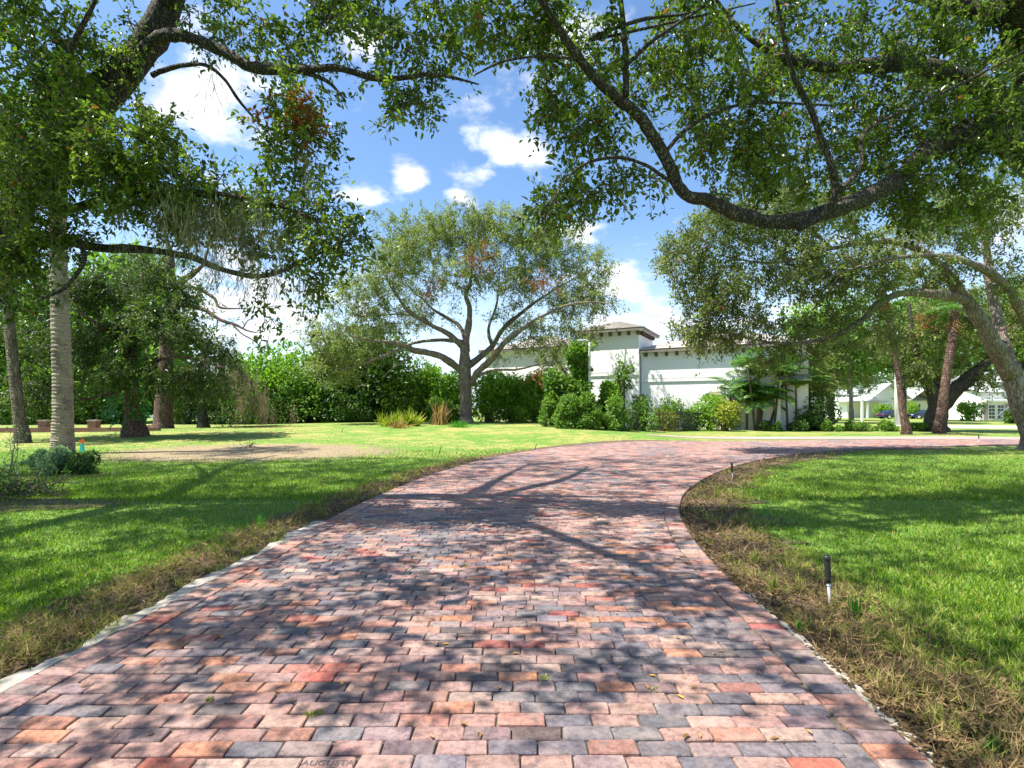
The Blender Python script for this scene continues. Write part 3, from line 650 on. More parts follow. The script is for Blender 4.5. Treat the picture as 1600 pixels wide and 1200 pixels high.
L1b = [(90, 55, 7.6, 125, 85, 1.4, 62), (85, 180, 7.3, 115, 85, 1.1, 58), (130, 285, 6.9, 130, 65, .9, 52), (55, 375, 7.1, 75, 60, .7, 26), (215, 235, 6.7, 75, 60, .7, 30), (245, 300, 6.8, 60, 50, .6, 18),
 (345, 30, 7.8, 70, 40, .8, 16), (425, 55, 7.6, 70, 50, .8, 22), (480, 165, 7.3, 55, 50, .7, 26), (455, 235, 7.1, 60, 45, .7, 20), (360, 305, 6.9, 75, 42, .8, 30), (470, 330, 6.8, 75, 45, .7, 30), (530, 385, 6.6, 60, 40, .5, 20), (430, 400, 6.9, 60, 40, .5, 14), (300, 340, 7, 60, 40, .6, 14),
 (560, 40, 7.2, 75, 50, .8, 22), (640, 70, 7, 70, 60, .8, 26), (632, 165, 7, 32, 40, .4, 9), (700, 60, 7, 60, 60, .7, 20), (500, 30, 7.3, 50, 40, .7, 12), (425, 480, 6.7, 14, 30, .25, 3), (500, 450, 6.7, 30, 35, .3, 6), (15, 440, 7.1, 40, 70, .5, 16), (450, 190, 7.2, 40, 30, .4, 5, 'brown'),]
mossL = [(P(345, 335, 6.7), .2, 130, .62), (P(318, 345, 6.8), .14, 90, .6), (P(385, 400, 6.6), .16, 110, .55), (P(415, 425, 6.6), .16, 80, .45), (P(362, 330, 6.7), .16, 110, .7), (P(335, 95, 7.6), .03, 6, 1.1), (P(225, 340, 7), .22, 90, .4), (P(470, 420, 6.6), .14, 70, .5), (P(170, 410, 7.2), .16, 70, .45), (P(480, 270, 6.7), .14, 40, .5), (P(330, 405, 7), .1, 60, .5), (P(300, 330, 6.8), .12, 60, .5), (P(440, 340, 6.6), .14, 50, .5), (P(60, 240, 6.8), .3, 80, .5), (P(20, 300, 6.9), .2, 60, .5)]
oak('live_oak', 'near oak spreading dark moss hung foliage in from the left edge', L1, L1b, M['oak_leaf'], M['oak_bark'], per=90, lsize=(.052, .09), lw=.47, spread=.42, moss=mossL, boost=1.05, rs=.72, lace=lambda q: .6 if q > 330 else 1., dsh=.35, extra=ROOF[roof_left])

# lone spreading oak on the far lawn
gB = G(728, 661); D = float(gB[1]); s_ = D/38.
def z2(zx, zy, dd, r): return np.r_[P(400+zx/2.667, 300+zy/2.667, D+dd), r*s_]
CT = [[np.r_[gB+[0, 0, -.2], .95*s_], np.r_[P(728, 655, D), .66*s_], np.r_[P(728, 640, D), .52*s_], np.r_[P(727, 600, D), .46*s_], np.r_[P(726, 560, D), .46*s_], np.r_[P(727, 535, D), .36*s_]],
 [z2(*q) for q in ((868, 660, 0, .32), (885, 560, .3, .27), (890, 490, .6, .22), (872, 440, .8, .18), (890, 380, 1, .14), (900, 300, 1.2, .09), (915, 200, 1.2, .04))],
 [z2(*q) for q in ((866, 650, 0, .26), (800, 590, -.6, .22), (740, 560, -1, .19), (690, 530, -1.6, .16), (640, 500, -2.2, .13), (600, 450, -2.6, .1), (560, 390, -3, .07), (530, 300, -3.2, .03))],
 [z2(*q) for q in ((872, 620, 0, .2), (850, 560, 1, .17), (790, 520, 2, .14), (740, 490, 2.6, .11), (700, 450, 3, .08), (650, 410, 3.6, .05), (600, 330, 4, .03))],
 [z2(*q) for q in ((858, 745, 0, .34), (815, 720, -.6, .3), (760, 692, -1.4, .27), (700, 678, -2, .23), (650, 668, -2.6, .2), (610, 645, -3, .17), (560, 632, -3.4, .12), (490, 625, -4, .07), (400, 600, -4.4, .03))],
 [z2(*q) for q in ((612, 646, -3, .11), (540, 680, -3.6, .09), (470, 708, -4, .075), (400, 732, -4.4, .055), (330, 742, -4.8, .03))],
 [z2(*q) for q in ((650, 690, -2.4, .08), (590, 720, -3, .06), (530, 768, -3.4, .03))],
 [z2(*q) for q in ((860, 625, 0, .2), (790, 616, 1, .16), (700, 620, 2, .13), (630, 636, 3, .1), (560, 645, 4, .06), (480, 610, 5, .03))],
 [z2(*q) for q in ((885, 725, 0, .3), (940, 685, .5, .25), (985, 640, 1, .22), (1035, 560, 1.6, .18), (1110, 500, 2, .15), (1190, 440, 2.4, .11), (1290, 380, 2.8, .07), (1400, 320, 3, .03))],
 [z2(*q) for q in ((900, 800, 0, .3), (925, 745, -.6, .28), (985, 690, -1.2, .25), (1050, 620, -1.8, .2), (1130, 560, -2.2, .16), (1190, 520, -2.6, .13), (1290, 475, -3, .09), (1400, 460, -3.4, .06), (1470, 465, -3.6, .03))],
 [z2(*q) for q in ((925, 765, -.6, .13), (990, 742, -1.4, .11), (1090, 738, -2.2, .08), (1190, 715, -3, .05), (1280, 690, -3.4, .02))],
 [z2(*q) for q in ((985, 645, 1, .16), (970, 570, 2, .13), (1000, 480, 3, .1), (1010, 380, 3.6, .06), (1020, 260, 4, .03))],
 [z2(*q) for q in ((740, 560, -1, .1), (680, 520, 0, .08), (560, 510, .6, .06), (450, 520, 1, .03))]]
CTb = [(625, 385, D-2, 55, 38, 3, 40), (700, 365, D, 60, 40, 3, 46), (775, 362, D, 65, 36, 3, 46), (850, 392, D, 60, 42, 3, 44), (918, 425, D, 42, 46, 2.5, 34), (940, 470, D-2, 24, 24, 1.5, 10), (600, 440, D-2, 60, 36, 3, 36), (545, 470, D-2, 46, 34, 2.5, 26), (515, 520, D-3, 50, 28, 2.5, 22), (665, 430, D+2, 55, 38, 3, 30), (740, 425, D-2, 60, 40, 3, 34), (825, 440, D+1, 70, 38, 3, 40), (895, 475, D-1, 50, 30, 3, 26),
 (575, 548, D-3, 50, 22, 2, 16), (500, 560, D-4, 30, 22, 1.5, 10), (860, 525, D-2, 45, 30, 2, 20), (878, 570, D-3, 26, 26, 1.2, 10), (810, 500, D+2, 50, 26, 2, 16), (660, 490, D+2, 50, 26, 2, 14), (750, 400, D-3, 22, 20, 1, 6, 'brown'), (845, 450, D-3, 12, 18, .6, 4, 'brown'), (845, 582, D-3, 6, 8, .3, 2, 'brown'), (675, 445, D-3, 14, 10, .6, 3, 'brown'), (800, 545, D-1, 40, 18, 2, 8), (690, 350, D, 110, 24, 3, 26), (535, 585, D-3, 30, 22, 1.5, 12), (610, 500, D-1, 60, 24, 2.5, 20), (905, 530, D-2, 30, 26, 1.5, 12), (880, 600, D-3, 18, 18, 1, 6), (560, 520, D+2, 50, 20, 2, 14), (830, 365, D, 100, 22, 3, 20)]
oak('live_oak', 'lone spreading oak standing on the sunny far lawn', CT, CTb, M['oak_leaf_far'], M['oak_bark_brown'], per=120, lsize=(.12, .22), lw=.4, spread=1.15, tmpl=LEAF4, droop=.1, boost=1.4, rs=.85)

# oak on the right whose pale limbs lean across
gR = G(1600, 703); d2 = float(gR[1])
R2 = [[np.r_[gR+[.5, 0, -.2], 1.0], np.r_[gR+[.4, 0, .5], .68], np.r_[P(1597, 640, d2), .56], np.r_[P(1588, 600, d2), .5], np.r_[P(1575, 572, d2), .46]],
 pl((1580, 585, d2, .44), (1557, 545, d2-.3, .4), (1532, 500, d2-.5, .36), (1508, 462, d2-.6, .31), (1490, 435, d2-.8, .26), (1450, 395, d2-1, .2), (1390, 375, d2-1.4, .15), (1310, 385, d2-1.8, .1), (1210, 410, d2-2.2, .06), (1110, 395, d2-2.4, .03)),
 pl((1512, 470, d2-.6, .24), (1462, 458, d2-1, .21), (1416, 455, d2-1.2, .19), (1376, 470, d2-1.4, .17), (1342, 503, d2-1.6, .15), (1292, 528, d2-1.8, .12), (1222, 536, d2-2, .09), (1150, 522, d2-2.2, .06), (1075, 495, d2-2.4, .03)),
 pl((1588, 590, d2, .34), (1566, 525, d2+.8, .3), (1551, 455, d2+1.2, .26), (1543, 400, d2+1.4, .2), (1530, 320, d2+1.6, .12), (1500, 250, d2+1.8, .05)),
 pl((1625, 560, d2, .3), (1594, 490, d2-1, .24), (1560, 435, d2-1.6, .2), (1500, 405, d2-2, .15), (1440, 398, d2-2.4, .1), (1360, 410, d2-2.8, .06), (1280, 440, d2-3, .03)),
 pl((1345, 440, d2-1.8, .05), (1290, 450, d2-2, .06), (1350, 420, d2-1.4, .08), (1400, 400, d2-1.2, .1))[::-1],
 pl((1300, 388, d2-1.8, .08), (1240, 340, d2-2, .06), (1150, 320, d2-2.2, .03))]
R2b = [(1080, 400, 17.5, 55, 50, 2, 30), (1140, 350, 17.8, 75, 45, 2, 38), (1110, 460, 17.5, 75, 35, 2, 32), (1250, 335, 18, 110, 45, 2, 50), (1230, 420, 18, 110, 45, 2.2, 54), (1150, 510, 17.8, 95, 32, 1.6, 34), (1085, 520, 17.6, 24, 28, .8, 8), (1340, 420, 18.5, 110, 55, 2.2, 54), (1310, 500, 18.4, 80, 30, 1.5, 22), (1450, 350, 19, 120, 55, 2.4, 52), (1550, 320, 19, 75, 70, 2.4, 34), (1270, 545, 18, 60, 22, 1.2, 14), (1450, 430, 19.5, 60, 28, 1.5, 16), (1570, 430, 18.6, 30, 45, 1.2, 10), (1200, 560, 18, 36, 16, .8, 6), (1380, 520, 19, 36, 26, 1, 8)]
oak('live_oak', 'oak with pale grey limbs leaning left at the right edge', R2, R2b, M['oak_leaf_mid'], M['oak_bark_brown'], per=110, lsize=(.085, .15), lw=.45, spread=.72, tmpl=LEAF4, droop=.2, boost=1.35, dsh=.8, rs=.66)

# forked oak behind the reddish palm
g3 = G(1462, 674); d3 = float(g3[1])
R3 = [[np.r_[g3+[0, 0, -.2], .9], np.r_[P(1462, 660, d3), .62], np.r_[P(1466, 640, d3), .6], np.r_[P(1472, 622, d3), .5]],
 pl((1462, 640, d3, .4), (1455, 615, d3, .36), (1446, 590, d3-.3, .3), (1435, 560, d3-.6, .22), (1425, 520, d3-1, .14), (1420, 470, d3-1, .06)),
 pl((1475, 632, d3, .5), (1495, 605, d3-.2, .46), (1522, 582, d3-.5, .38), (1548, 555, d3-1, .28), (1575, 530, d3-1.4, .18), (1600, 500, d3-2, .08)),
 pl((1478, 615, d3, .26), (1462, 590, d3+1, .2), (1470, 550, d3+1.6, .12), (1475, 500, d3+2, .05))]
R3b = [(1430, 520, d3, 50, 40, 2.4, 40), (1480, 480, d3, 55, 40, 2.6, 40), (1540, 520, d3-1, 50, 32, 2.2, 32), (1560, 590, d3-1, 36, 16, 1.5, 12), (1590, 480, d3-1, 40, 50, 2, 22), (1440, 575, d3-1, 34, 22, 1.4, 16), (1385, 540, d3, 30, 30, 1.6, 14), (1500, 560, d3, 40, 20, 1.5, 12), (1450, 500, d3-2, 12, 10, .5, 2, 'brown')]
oak('live_oak', 'dark forked oak standing behind the reddish palm trunk on the right', R3, R3b, M['oak_leaf_mid'], M['oak_bark'], per=110, lsize=(.13, .23), lw=.45, spread=.95, tmpl=LEAF4, boost=1.5)

# vine-covered tree on the left lawn, dark crown
g4 = G(211, 682); d4 = float(g4[1])
VT = [[np.r_[g4+[0, 0, -.2], 1.15], np.r_[P(211, 676, d4), .78], np.r_[P(208, 655, d4), .52], np.r_[P(205, 620, d4), .46], np.r_[P(206, 570, d4), .4], np.r_[P(215, 520, d4), .3], np.r_[P(220, 470, d4), .18], np.r_[P(222, 420, d4), .08]],
 pl((206, 570, d4, .2), (180, 530, d4-1, .15), (145, 500, d4-2, .1), (110, 480, d4-2.4, .04)), pl((210, 590, d4, .2), (250, 560, d4-1, .15), (300, 560, d4-1.6, .1), (350, 575, d4-2, .04)),
 pl((207, 600, d4, .16), (170, 615, d4-1, .12), (120, 625, d4-1.6, .08), (80, 620, d4-2, .03)), pl((215, 520, d4, .16), (250, 480, d4+1, .12), (280, 440, d4+2, .05))]
VTb = [(235, 425, d4, 34, 24, 2, 22), (190, 455, d4+.5, 36, 20, 2, 20), (140, 470, d4-1, 40, 26, 2, 24), (285, 465, d4, 34, 30, 2, 22), (245, 500, d4-1.5, 40, 20, 1.6, 22), (165, 520, d4-1.5, 50, 20, 1.6, 26), (300, 530, d4-1, 42, 16, 2, 20), (120, 555, d4-1, 46, 24, 2, 26), (90, 610, d4-1.5, 60, 18, 1.5, 24), (270, 590, d4-1, 46, 16, 1.6, 20), (190, 580, d4-2, 40, 16, 1.2, 14), (320, 605, d4, 40, 16, 1.5, 14), (60, 520, d4, 40, 30, 2, 18), (345, 560, d4-1, 22, 14, 1.2, 8)]
vt = oak('vine_tree', 'dark leafy tree with flared trunk wrapped in bright green vine', VT, VTb, M['tree_dark'], M['red_bark'], per=110, lsize=(.13, .24), lw=.4, spread=1.1, rs=.72, tmpl=LEAF4)
b = B(); n = 900; q = spline(np.array(VT[0])[2:6], 40)[rng.integers(0, 40, n)]; u = rv(n)*[1, 1, .3]; pz = q[:, :3]+nrm(u)*(q[:, 3:4]*rng.uniform(1.0, 1.9, (n, 1)))-[.25, .1, 0]
leaves(b, pz, u+[0, 0, -.4], u+[0, -.5, .3], .17, .14, LEAF4); part('vine', b, M['vine'], vt, attr='rnd', kind='stuff', label='bright green vine on the trunk')

# reddish bare-branched pine behind it
g5 = G(255, 671); d5 = float(g5[1])+1.5
def q5(*a): return pl(*[(x, y, d5+dd, r) for x, y, dd, r in a])
BT = [q5((252, 676, 0, .95), (255, 662, 0, .6), (257, 600, 0, .48), (262, 520, 0, .4), (266, 470, 0, .36), (268, 452, 0, .33)),
 q5((267, 460, 0, .3), (268, 430, 0, .24), (270, 400, 0, .19), (262, 370, 0, .12), (250, 340, 0, .05)), q5((268, 455, 0, .26), (282, 440, 0, .22), (297, 428, 0, .17), (312, 418, 0, .12), (322, 400, 0, .07), (328, 370, 0, .03)),
 q5((285, 446, 0, .12), (310, 452, -.5, .1), (335, 466, -.8, .09), (345, 480, -1, .07), (385, 482, -1.2, .03)), q5((300, 480, 0, .15), (320, 484, -.5, .13), (345, 500, -.8, .11), (370, 508, -1, .085), (385, 516, -1.2, .06), (402, 520, -1.4, .03)), q5((268, 470, 0, .2), (285, 476, 0, .16), (302, 480, 0, .14)),
 q5((362, 506, -1, .05), (378, 522, -1.2, .04), (392, 530, -1.3, .035), (405, 540, -1.4, .02)), q5((380, 512, -1, .04), (388, 500, -1, .03), (400, 498, -1.2, .015)), q5((340, 497, -.8, .05), (338, 520, -.8, .02))]
BTb = [(255, 400, d5, 40, 24, 2, 14), (240, 450, d5+1, 30, 20, 1.5, 12), (330, 490, d5-.8, 40, 16, .8, 3), (215, 400, d5, 30, 16, 1.5, 8)]
oak('bare_tree', 'tall reddish tree with bare forking branches against white cloud', BT, BTb, M['shrub_mid'], M['red_bark'], per=70, lsize=(.12, .2), lw=.3, spread=.9, tmpl=LEAF4, moss=[(P(345, 505, d5-1), .5, 18, .6), (P(375, 520, d5-1), .4, 14, .6), (P(310, 480, d5-1), .5, 14, .6)])
# sagging limb tree with brown moss
g6 = G(322, 669); d6 = float(g6[1])+1
def q6(*a): return pl(*[(x, y, d6+dd, r) for x, y, dd, r in a])
oak('mossy_tree', 'low tree draped in grey brown moss between dark tree and bright shrubs', [q6((318, 672, 0, .4), (316, 640, 0, .26), (312, 590, 0, .22), (322, 555, 0, .16), (330, 530, 0, .05)), q6((313, 570, 0, .18), (340, 560, -.4, .15), (360, 570, -.8, .12), (385, 590, -1.2, .08), (405, 620, -1.4, .03))],
 [(330, 600, d6, 45, 30, 2, 30), (380, 640, d6, 40, 20, 2, 18), (355, 540, d6, 14, 24, .8, 9), (360, 590, d6+1, 34, 24, 1.5, 14)], M['shrub_dark'], M['oak_bark'], per=100, lsize=(.12, .2), spread=.9, tmpl=LEAF4,
 moss=[(P(x, y, d6-1.2), .5, 120, 1.1) for x, y in ((335, 562), (350, 566), (362, 575), (372, 585), (384, 598), (394, 612), (405, 628), (415, 640))], mossmat='moss_brown')
# slim pale tree far right and one small light tree by the house
g7 = G(1330, 661); d7 = float(g7[1])
oak('slim_tree', 'slim tree with pale trunk beside the thin white post', [pl((1330, 663, d7, .3), (1330, 640, d7, .22), (1329, 600, d7, .2), (1325, 560, d7, .12), (1320, 520, d7, .05))],
 [(1320, 560, d7, 44, 32, 2.4, 34), (1290, 600, d7-2, 36, 26, 2, 24), (1350, 590, d7, 24, 20, 1.6, 12), (1350, 540, d7, 36, 26, 2, 18)], M['oak_leaf_far'], M['oak_bark_pale'], per=100, lsize=(.16, .26), spread=1.1, tmpl=LEAF4)
g8 = G(1268, 672); d8 = float(g8[1])
oak('small_tree', 'small tree with light green foliage at the right corner of the white house', [pl((1268, 674, d8, .18), (1266, 640, d8, .13), (1262, 600, d8, .1), (1265, 560, d8, .04))],
 [(1262, 585, d8, 26, 30, 1.2, 34), (1285, 600, d8, 22, 24, 1.1, 22), (1250, 615, d8, 14, 20, .8, 10), (1290, 560, d8, 20, 18, 1, 12)], M['oak_leaf_far'], M['oak_bark_pale'], per=90, lsize=(.10, .18), spread=.7, tmpl=LEAF4)

# ------------------------------------------------------------------ palms
def frond(bl, br, base, az, el, L, nl=26, lw=.05, ll=.6, sag=.9):
    t = np.linspace(0, 1, 12); h = np.array([math.cos(az), math.sin(az), 0])
    ang = el-sag*t*1.5; step = L/11; pts = [np.asarray(base, float)]
    for a in ang[:-1]: pts.append(pts[-1]+step*(h*math.cos(a)+np.array([0, 0, math.sin(a)])))
    pts = np.array(pts); tubes(br, pts[None], np.linspace(.022, .005, 12)[None]*L/2, 4)
    f = np.linspace(.16, .99, nl); c = np.stack([np.interp(f, t, pts[:, k]) for k in range(3)], -1); tg = nrm(np.stack([np.interp(f, t, np.gradient(pts[:, k])) for k in range(3)], -1))
    side = nrm(np.cross(tg, [0, 0, 1.])); up = np.cross(side, tg); ln = ll*np.sin(PI*np.clip(f*.85+.12, 0, 1))*rng.uniform(.85, 1.1, nl)
    for s in (1, -1):
        d = side*s+tg*.55+up*.15+np.array([0, 0, -.35])+rng.normal(0, .08, (nl, 3)); leaves(bl, c, d, up+rng.normal(0, .2, (nl, 3)), ln, lw, LEAF4)
def palm(name, label, pts, leaf='palm_leaf', mat='palm_bark', fan=16, L=2.2, ringy=.022, sides=16, dead=4):
    l = spline(pts, 2*len(pts)*14); base = l[0, :3].copy(); base[2] = float(gz(base[0], base[1])); t = thing(name, label, 'palm tree', base)
    rr = l[:, 3]*(1+ringy*np.where(np.arange(len(l)) % 2, 1, -1)+rng.normal(0, ringy*.5, len(l)))
    b = B(); tubes(b, l[None, :, :3], rr[None], sides, True, ringy*.6); part('trunk', b, M[mat], t, False)
    bl, br, bd = B(), B(), B(); top = l[-1, :3]
    for k in range(fan): frond(bl, br, top, k*2.4+rng.random()*.5, rng.uniform(.0, 1.25), L*rng.uniform(.8, 1.1), 24, .055, L*.34)
    part('crown', bl, M[leaf], t, attr='rnd', kind='stuff'); part('frond_stalks', br, M['stem'], t, kind='stuff')
    if dead:
        br = B()
        for k in range(dead): frond(bd, br, top-[0, 0, .15], k*1.9, -.9, L*.6, 16, .05, L*.26)
        bd.V += br.V; part('dead_fronds', Bm(bd, br), M['dry_frond'], t, attr='rnd', kind='stuff')
    return t
def Bm(a, b_):
    c = B()
    for s in (a, b_):
        off = 0
        V = np.concatenate(s.V[:len(s.R)]); c.add(V, *[np.concatenate(f) for f in s.F.values()], rnd=np.concatenate(s.R))
    return c
gp = G(98, 709); dp = float(gp[1])
palm('palm_tree', 'palm with thick pale ringed trunk behind the silvery bush', [np.r_[gp+[0, 0, -.2], .40], np.r_[gp+[0, 0, .3], .34], *pl((98, 620, dp, .285), (95, 520, dp, .27), (91, 400, dp, .25), (90, 280, dp, .26), (88, 190, dp, .22))], L=2.6, fan=18, ringy=.04)
gp = G(35, 692); dp = float(gp[1])
palm('palm_tree', 'slimmer brownish palm trunk leaning at the left edge', [np.r_[gp+[0, 0, -.2], .38], np.r_[gp+[0, 0, .3], .29], *pl((29, 640, dp, .22), (20, 560, dp, .20), (14, 500, dp, .19), (6, 400, dp, .18))], mat='oak_bark_mid', L=2.4, ringy=.03)
gp = G(1416, 679); dp = float(gp[1])
palm('palm_tree', 'leaning palm with thin reddish curved trunk in front of the pale pole', [np.r_[gp+[0, 0, -.2], .36], np.r_[gp+[0, 0, .4], .26], *pl((1410, 640, dp, .19), (1404, 590, dp, .16), (1396, 530, dp, .17), (1387, 490, dp, .19), (1378, 455, dp, .22))], mat='red_bark', L=2.2, ringy=.03, dead=8)
gp = G(1468, 677); dp = float(gp[1])
palm('palm_tree', 'palm with stout reddish trunk standing before the forked oak', [np.r_[gp+[0, 0, -.2], .42], np.r_[gp+[0, 0, .4], .33], *pl((1472, 640, dp, .28), (1477, 600, dp, .25), (1483, 560, dp, .24), (1489, 520, dp, .27), (1492, 490, dp, .24))], mat='red_bark', L=2.2, ringy=.04, dead=6)
# areca clump at the house
ga = G(1182, 672); t = thing('palm_clump', 'clump of feathery palms with arching fronds against the white house', 'palm tree', ga); bl, br, bt = B(), B(), B(); da = float(ga[1])
for k in range(17):
    o2 = ga+np.array([rng.normal(0, .75), rng.normal(0, .5), 0]); hgt = rng.uniform(1.0, 4.4); lean = rng.normal(0, .10, 2)
    tp_ = o2+np.array([lean[0]*hgt, lean[1]*hgt, hgt]); tubes(bt, np.stack([[o2, (o2+tp_)/2+[lean[0]*-.2, 0, 0], tp_]]), [[.09, .07, .06]], 7)
    for j in range(9): frond(bl, br, tp_, rng.uniform(0, 6.28), rng.uniform(.3, 1.35), rng.uniform(1.8, 2.9), 28, .095, .75)
part('stems', bt, M['shrub_yellow'] if False else M['stem'], t, True); part('fronds', bl, M['palm_leaf'], t, attr='rnd', kind='stuff'); part('frond_stalks', br, M['shrub_yellow'], t, attr='rnd', kind='stuff')
b, br = B(), B(); frond(b, br, P(1112, 618, da-1), .35, .6, .9, 16, .1, .28, .2); part('dead_frond', b, M['dry_frond'], t, attr='rnd', label='single orange dead frond')

# ------------------------------------------------------------------ shrubs
def shrub_mesh(seed, h, w, n, size, lumps=12, core=.62, up=0.):
    r = np.random.default_rng(seed); L = []
    for k in range(lumps):
        zz = r.uniform(.10, .86); rr = w*.5*(1-.55*max(0, zz-.45)/.55*(1+up)); a = r.uniform(0, 2*PI); q = r.uniform(.2, .8)*max(rr, .12)
        s = r.uniform(.13, .30)*min(w, h); L.append((math.cos(a)*q, math.sin(a)*q, zz*h, s, s*r.uniform(.8, 1.25)))
    L = np.array(L); k = r.choice(lumps, n, p=(L[:, 3]**2)/(L[:, 3]**2).sum()); u = nrm(r.normal(size=(n, 3)))
    rad = r.uniform(core, 1.12, n)**.7*np.where(r.random(n) < .12, r.uniform(1, 1.35, n), 1); pos = L[k, :3]+u*np.c_[L[k, 3], L[k, 3], L[k, 4]]*rad[:, None]; pos[:, 2] = np.maximum(pos[:, 2], .03*h*r.random(n))
    b = B(); d = nrm(u*.5+nrm(r.normal(size=(n, 3)))*.9+[0, 0, .1]); nn = u*.6+nrm(r.normal(size=(n, 3)))*.7+[0, 0, .5]
    sz = r.uniform(.7, 1.3, n)*size; tone = np.clip(r.random(n)*.6+r.normal(.18, .24, lumps)[k], 0, .95); leaves(b, pos, d, nn, sz, sz*.5, LEAF4, tone)
    m = 46; kk = r.choice(lumps, m); v = nrm(r.normal(size=(m, 3))+[0, 0, .9]); p0 = L[kk, :3]+v*L[kk, 3:4]*.9; ln_ = r.uniform(.05, .17, m)*h; q = 12; ii = np.repeat(np.arange(m), q); ff = np.tile(np.linspace(0, 1, q), m)[:, None]
    leaves(b, p0[ii]+v[ii]*ln_[ii][:, None]*ff+r.normal(0, .008*h, (m*q, 3)), v[ii]*.6+nrm(r.normal(size=(m*q, 3)))*.9, nrm(r.normal(size=(m*q, 3)))+[0, 0, .6], size*.95, size*.42, LEAF4, np.clip(r.random(m*q)*.5+.4, 0, .95))
    bs = B(); m = 7; ang = r.uniform(0, 6.28, m); e = L[r.choice(lumps, m), :3]
    st = np.c_[np.cos(ang)*.08*w, np.sin(ang)*.08*w, np.full(m, -.1)]; tubes(bs, np.stack([st, st*.6+e*.4+[0, 0, .1*h], e], 1), np.outer(np.ones(m), [.028, .02, .008])*max(h, 1.2), 5)
    return b, bs
SH = {}
def shrub(name, label, pos, h, w, mat, n=2600, size=.16, seed=None, cat='shrub', group=None, lumps=12, rot=None, sy=None, up=0.):
    """one shrub; the same (mat, variant) reuses mesh data through scale"""
    key = (mat, seed, n, size, lumps, round(w/h, 1), up)
    if key not in SH:
        b, bs = shrub_mesh(seed, 1., w/h, n, size/h, lumps, up=up); SH[key] = (b.mesh('foliage', M[mat], attr='rnd'), bs.mesh('stems', M['stem']))
    t = thing(name, label, cat, pos, group); t.scale = (h, h, h) if sy is None else (h, h*sy, h); t.rotation_euler = (0, 0, rng.uniform(0, 6.28) if rot is None else rot)
    o = link('foliage', SH[key][0], t); o['kind'] = 'stuff'; link('stems', SH[key][1], t); return t
def lifted(t, h, lift):                       # raise the crown of a far tree on a trunk of its own
    for o in t.children: o.location = (0, 0, lift)
    b = B(); tubes(b, np.array([[[0, 0, -.1], [.02, 0, lift*.6], [0, .01, lift+.25]]]), [[.05, .035, .02]], 8); link('trunk', b.mesh('trunk', M['oak_bark']), t)
def at(px, py, dd=0.):
    g = G(px, py); y = g[1]+dd; x = (px-800)/FPX*y; return np.array([x, y, float(gz(x, y))-.03])
def hpx(p, top): return (CAMH-(top-HOR)/FPX*p[1])-p[2]       # height of a thing at p whose top is seen at a photo row
BGL = 'trees and shrubs behind the left lawn'
for px, py, dd, top, wpx, mat, label in (
 (20, 668, 6, 470, 130, 'shrub_mid', 'leafy tree at the left edge behind the slim palm'), (70, 668, 3, 585, 90, 'shrub_mid', 'shrub behind the brick piers at far left'), (150, 668, 4, 560, 90, 'shrub_mid', 'shrub rising behind the pale palm trunk'),
 (120, 668, 10, 440, 150, 'shrub_dark', 'tall dark tree behind the two left palms'), (205, 668, 8, 410, 130, 'shrub_mid', 'tall mid green tree behind the vine covered tree'), (290, 668, 3, 610, 80, 'shrub_dark', 'dark low shrub right of the reddish trunk'),
 (350, 667, 3, 600, 80, 'shrub_dark', 'dark shrub beneath the brown moss'), (400, 667, 3.5, 566, 100, 'shrub_bright', 'bright green shrub right of the brown moss'), (445, 667, 5, 552, 100, 'shrub_bright', 'tallest bright green shrub in the back row'), (490, 666, 2.5, 580, 90, 'shrub_mid', 'mid green shrub below the far oak left branches'),
 (430, 667, 1.5, 625, 80, 'shrub_dark', 'low dark shrub in front of the bright back row'), (535, 666, 4, 545, 90, 'shrub_dark', 'dark shrub left of the far oak low limb'), (585, 666, 4, 530, 100, 'shrub_dark', 'tall dark tree behind the far oak left limb'), (560, 666, 1.5, 620, 80, 'shrub_dark', 'low dark shrub at the lawn edge under the left limb'),
 (625, 666, 3, 590, 60, 'shrub_mid', 'mid green shrub behind the yellow palmetto'), (660, 666, 4, 578, 56, 'shrub_bright', 'bright pointed shrub left of the far oak trunk'), (700, 666, 4, 585, 56, 'shrub_bright', 'bright shrub just behind the far oak trunk left side'), (690, 666, 1.5, 625, 60, 'shrub_mid', 'low green shrub touching the far oak trunk left side')):
    yy = D+1.2+dd*.8; p = np.array([(px-800)/FPX*yy, yy, 0.]); p[2] = float(gz(p[0], p[1]))-.03; h = hpx(p, top)*1.06; shrub('background_shrub' if top > 500 else 'background_tree', label, p, h, 1.3*wpx/FPX*p[1], mat, 6500 if top > 500 else 7500, .045*h+.08, px, 'shrub' if top > 500 else 'tree', BGL, 30 if top > 500 else 36)
HG = 'tall hedge shrubs before the white house'
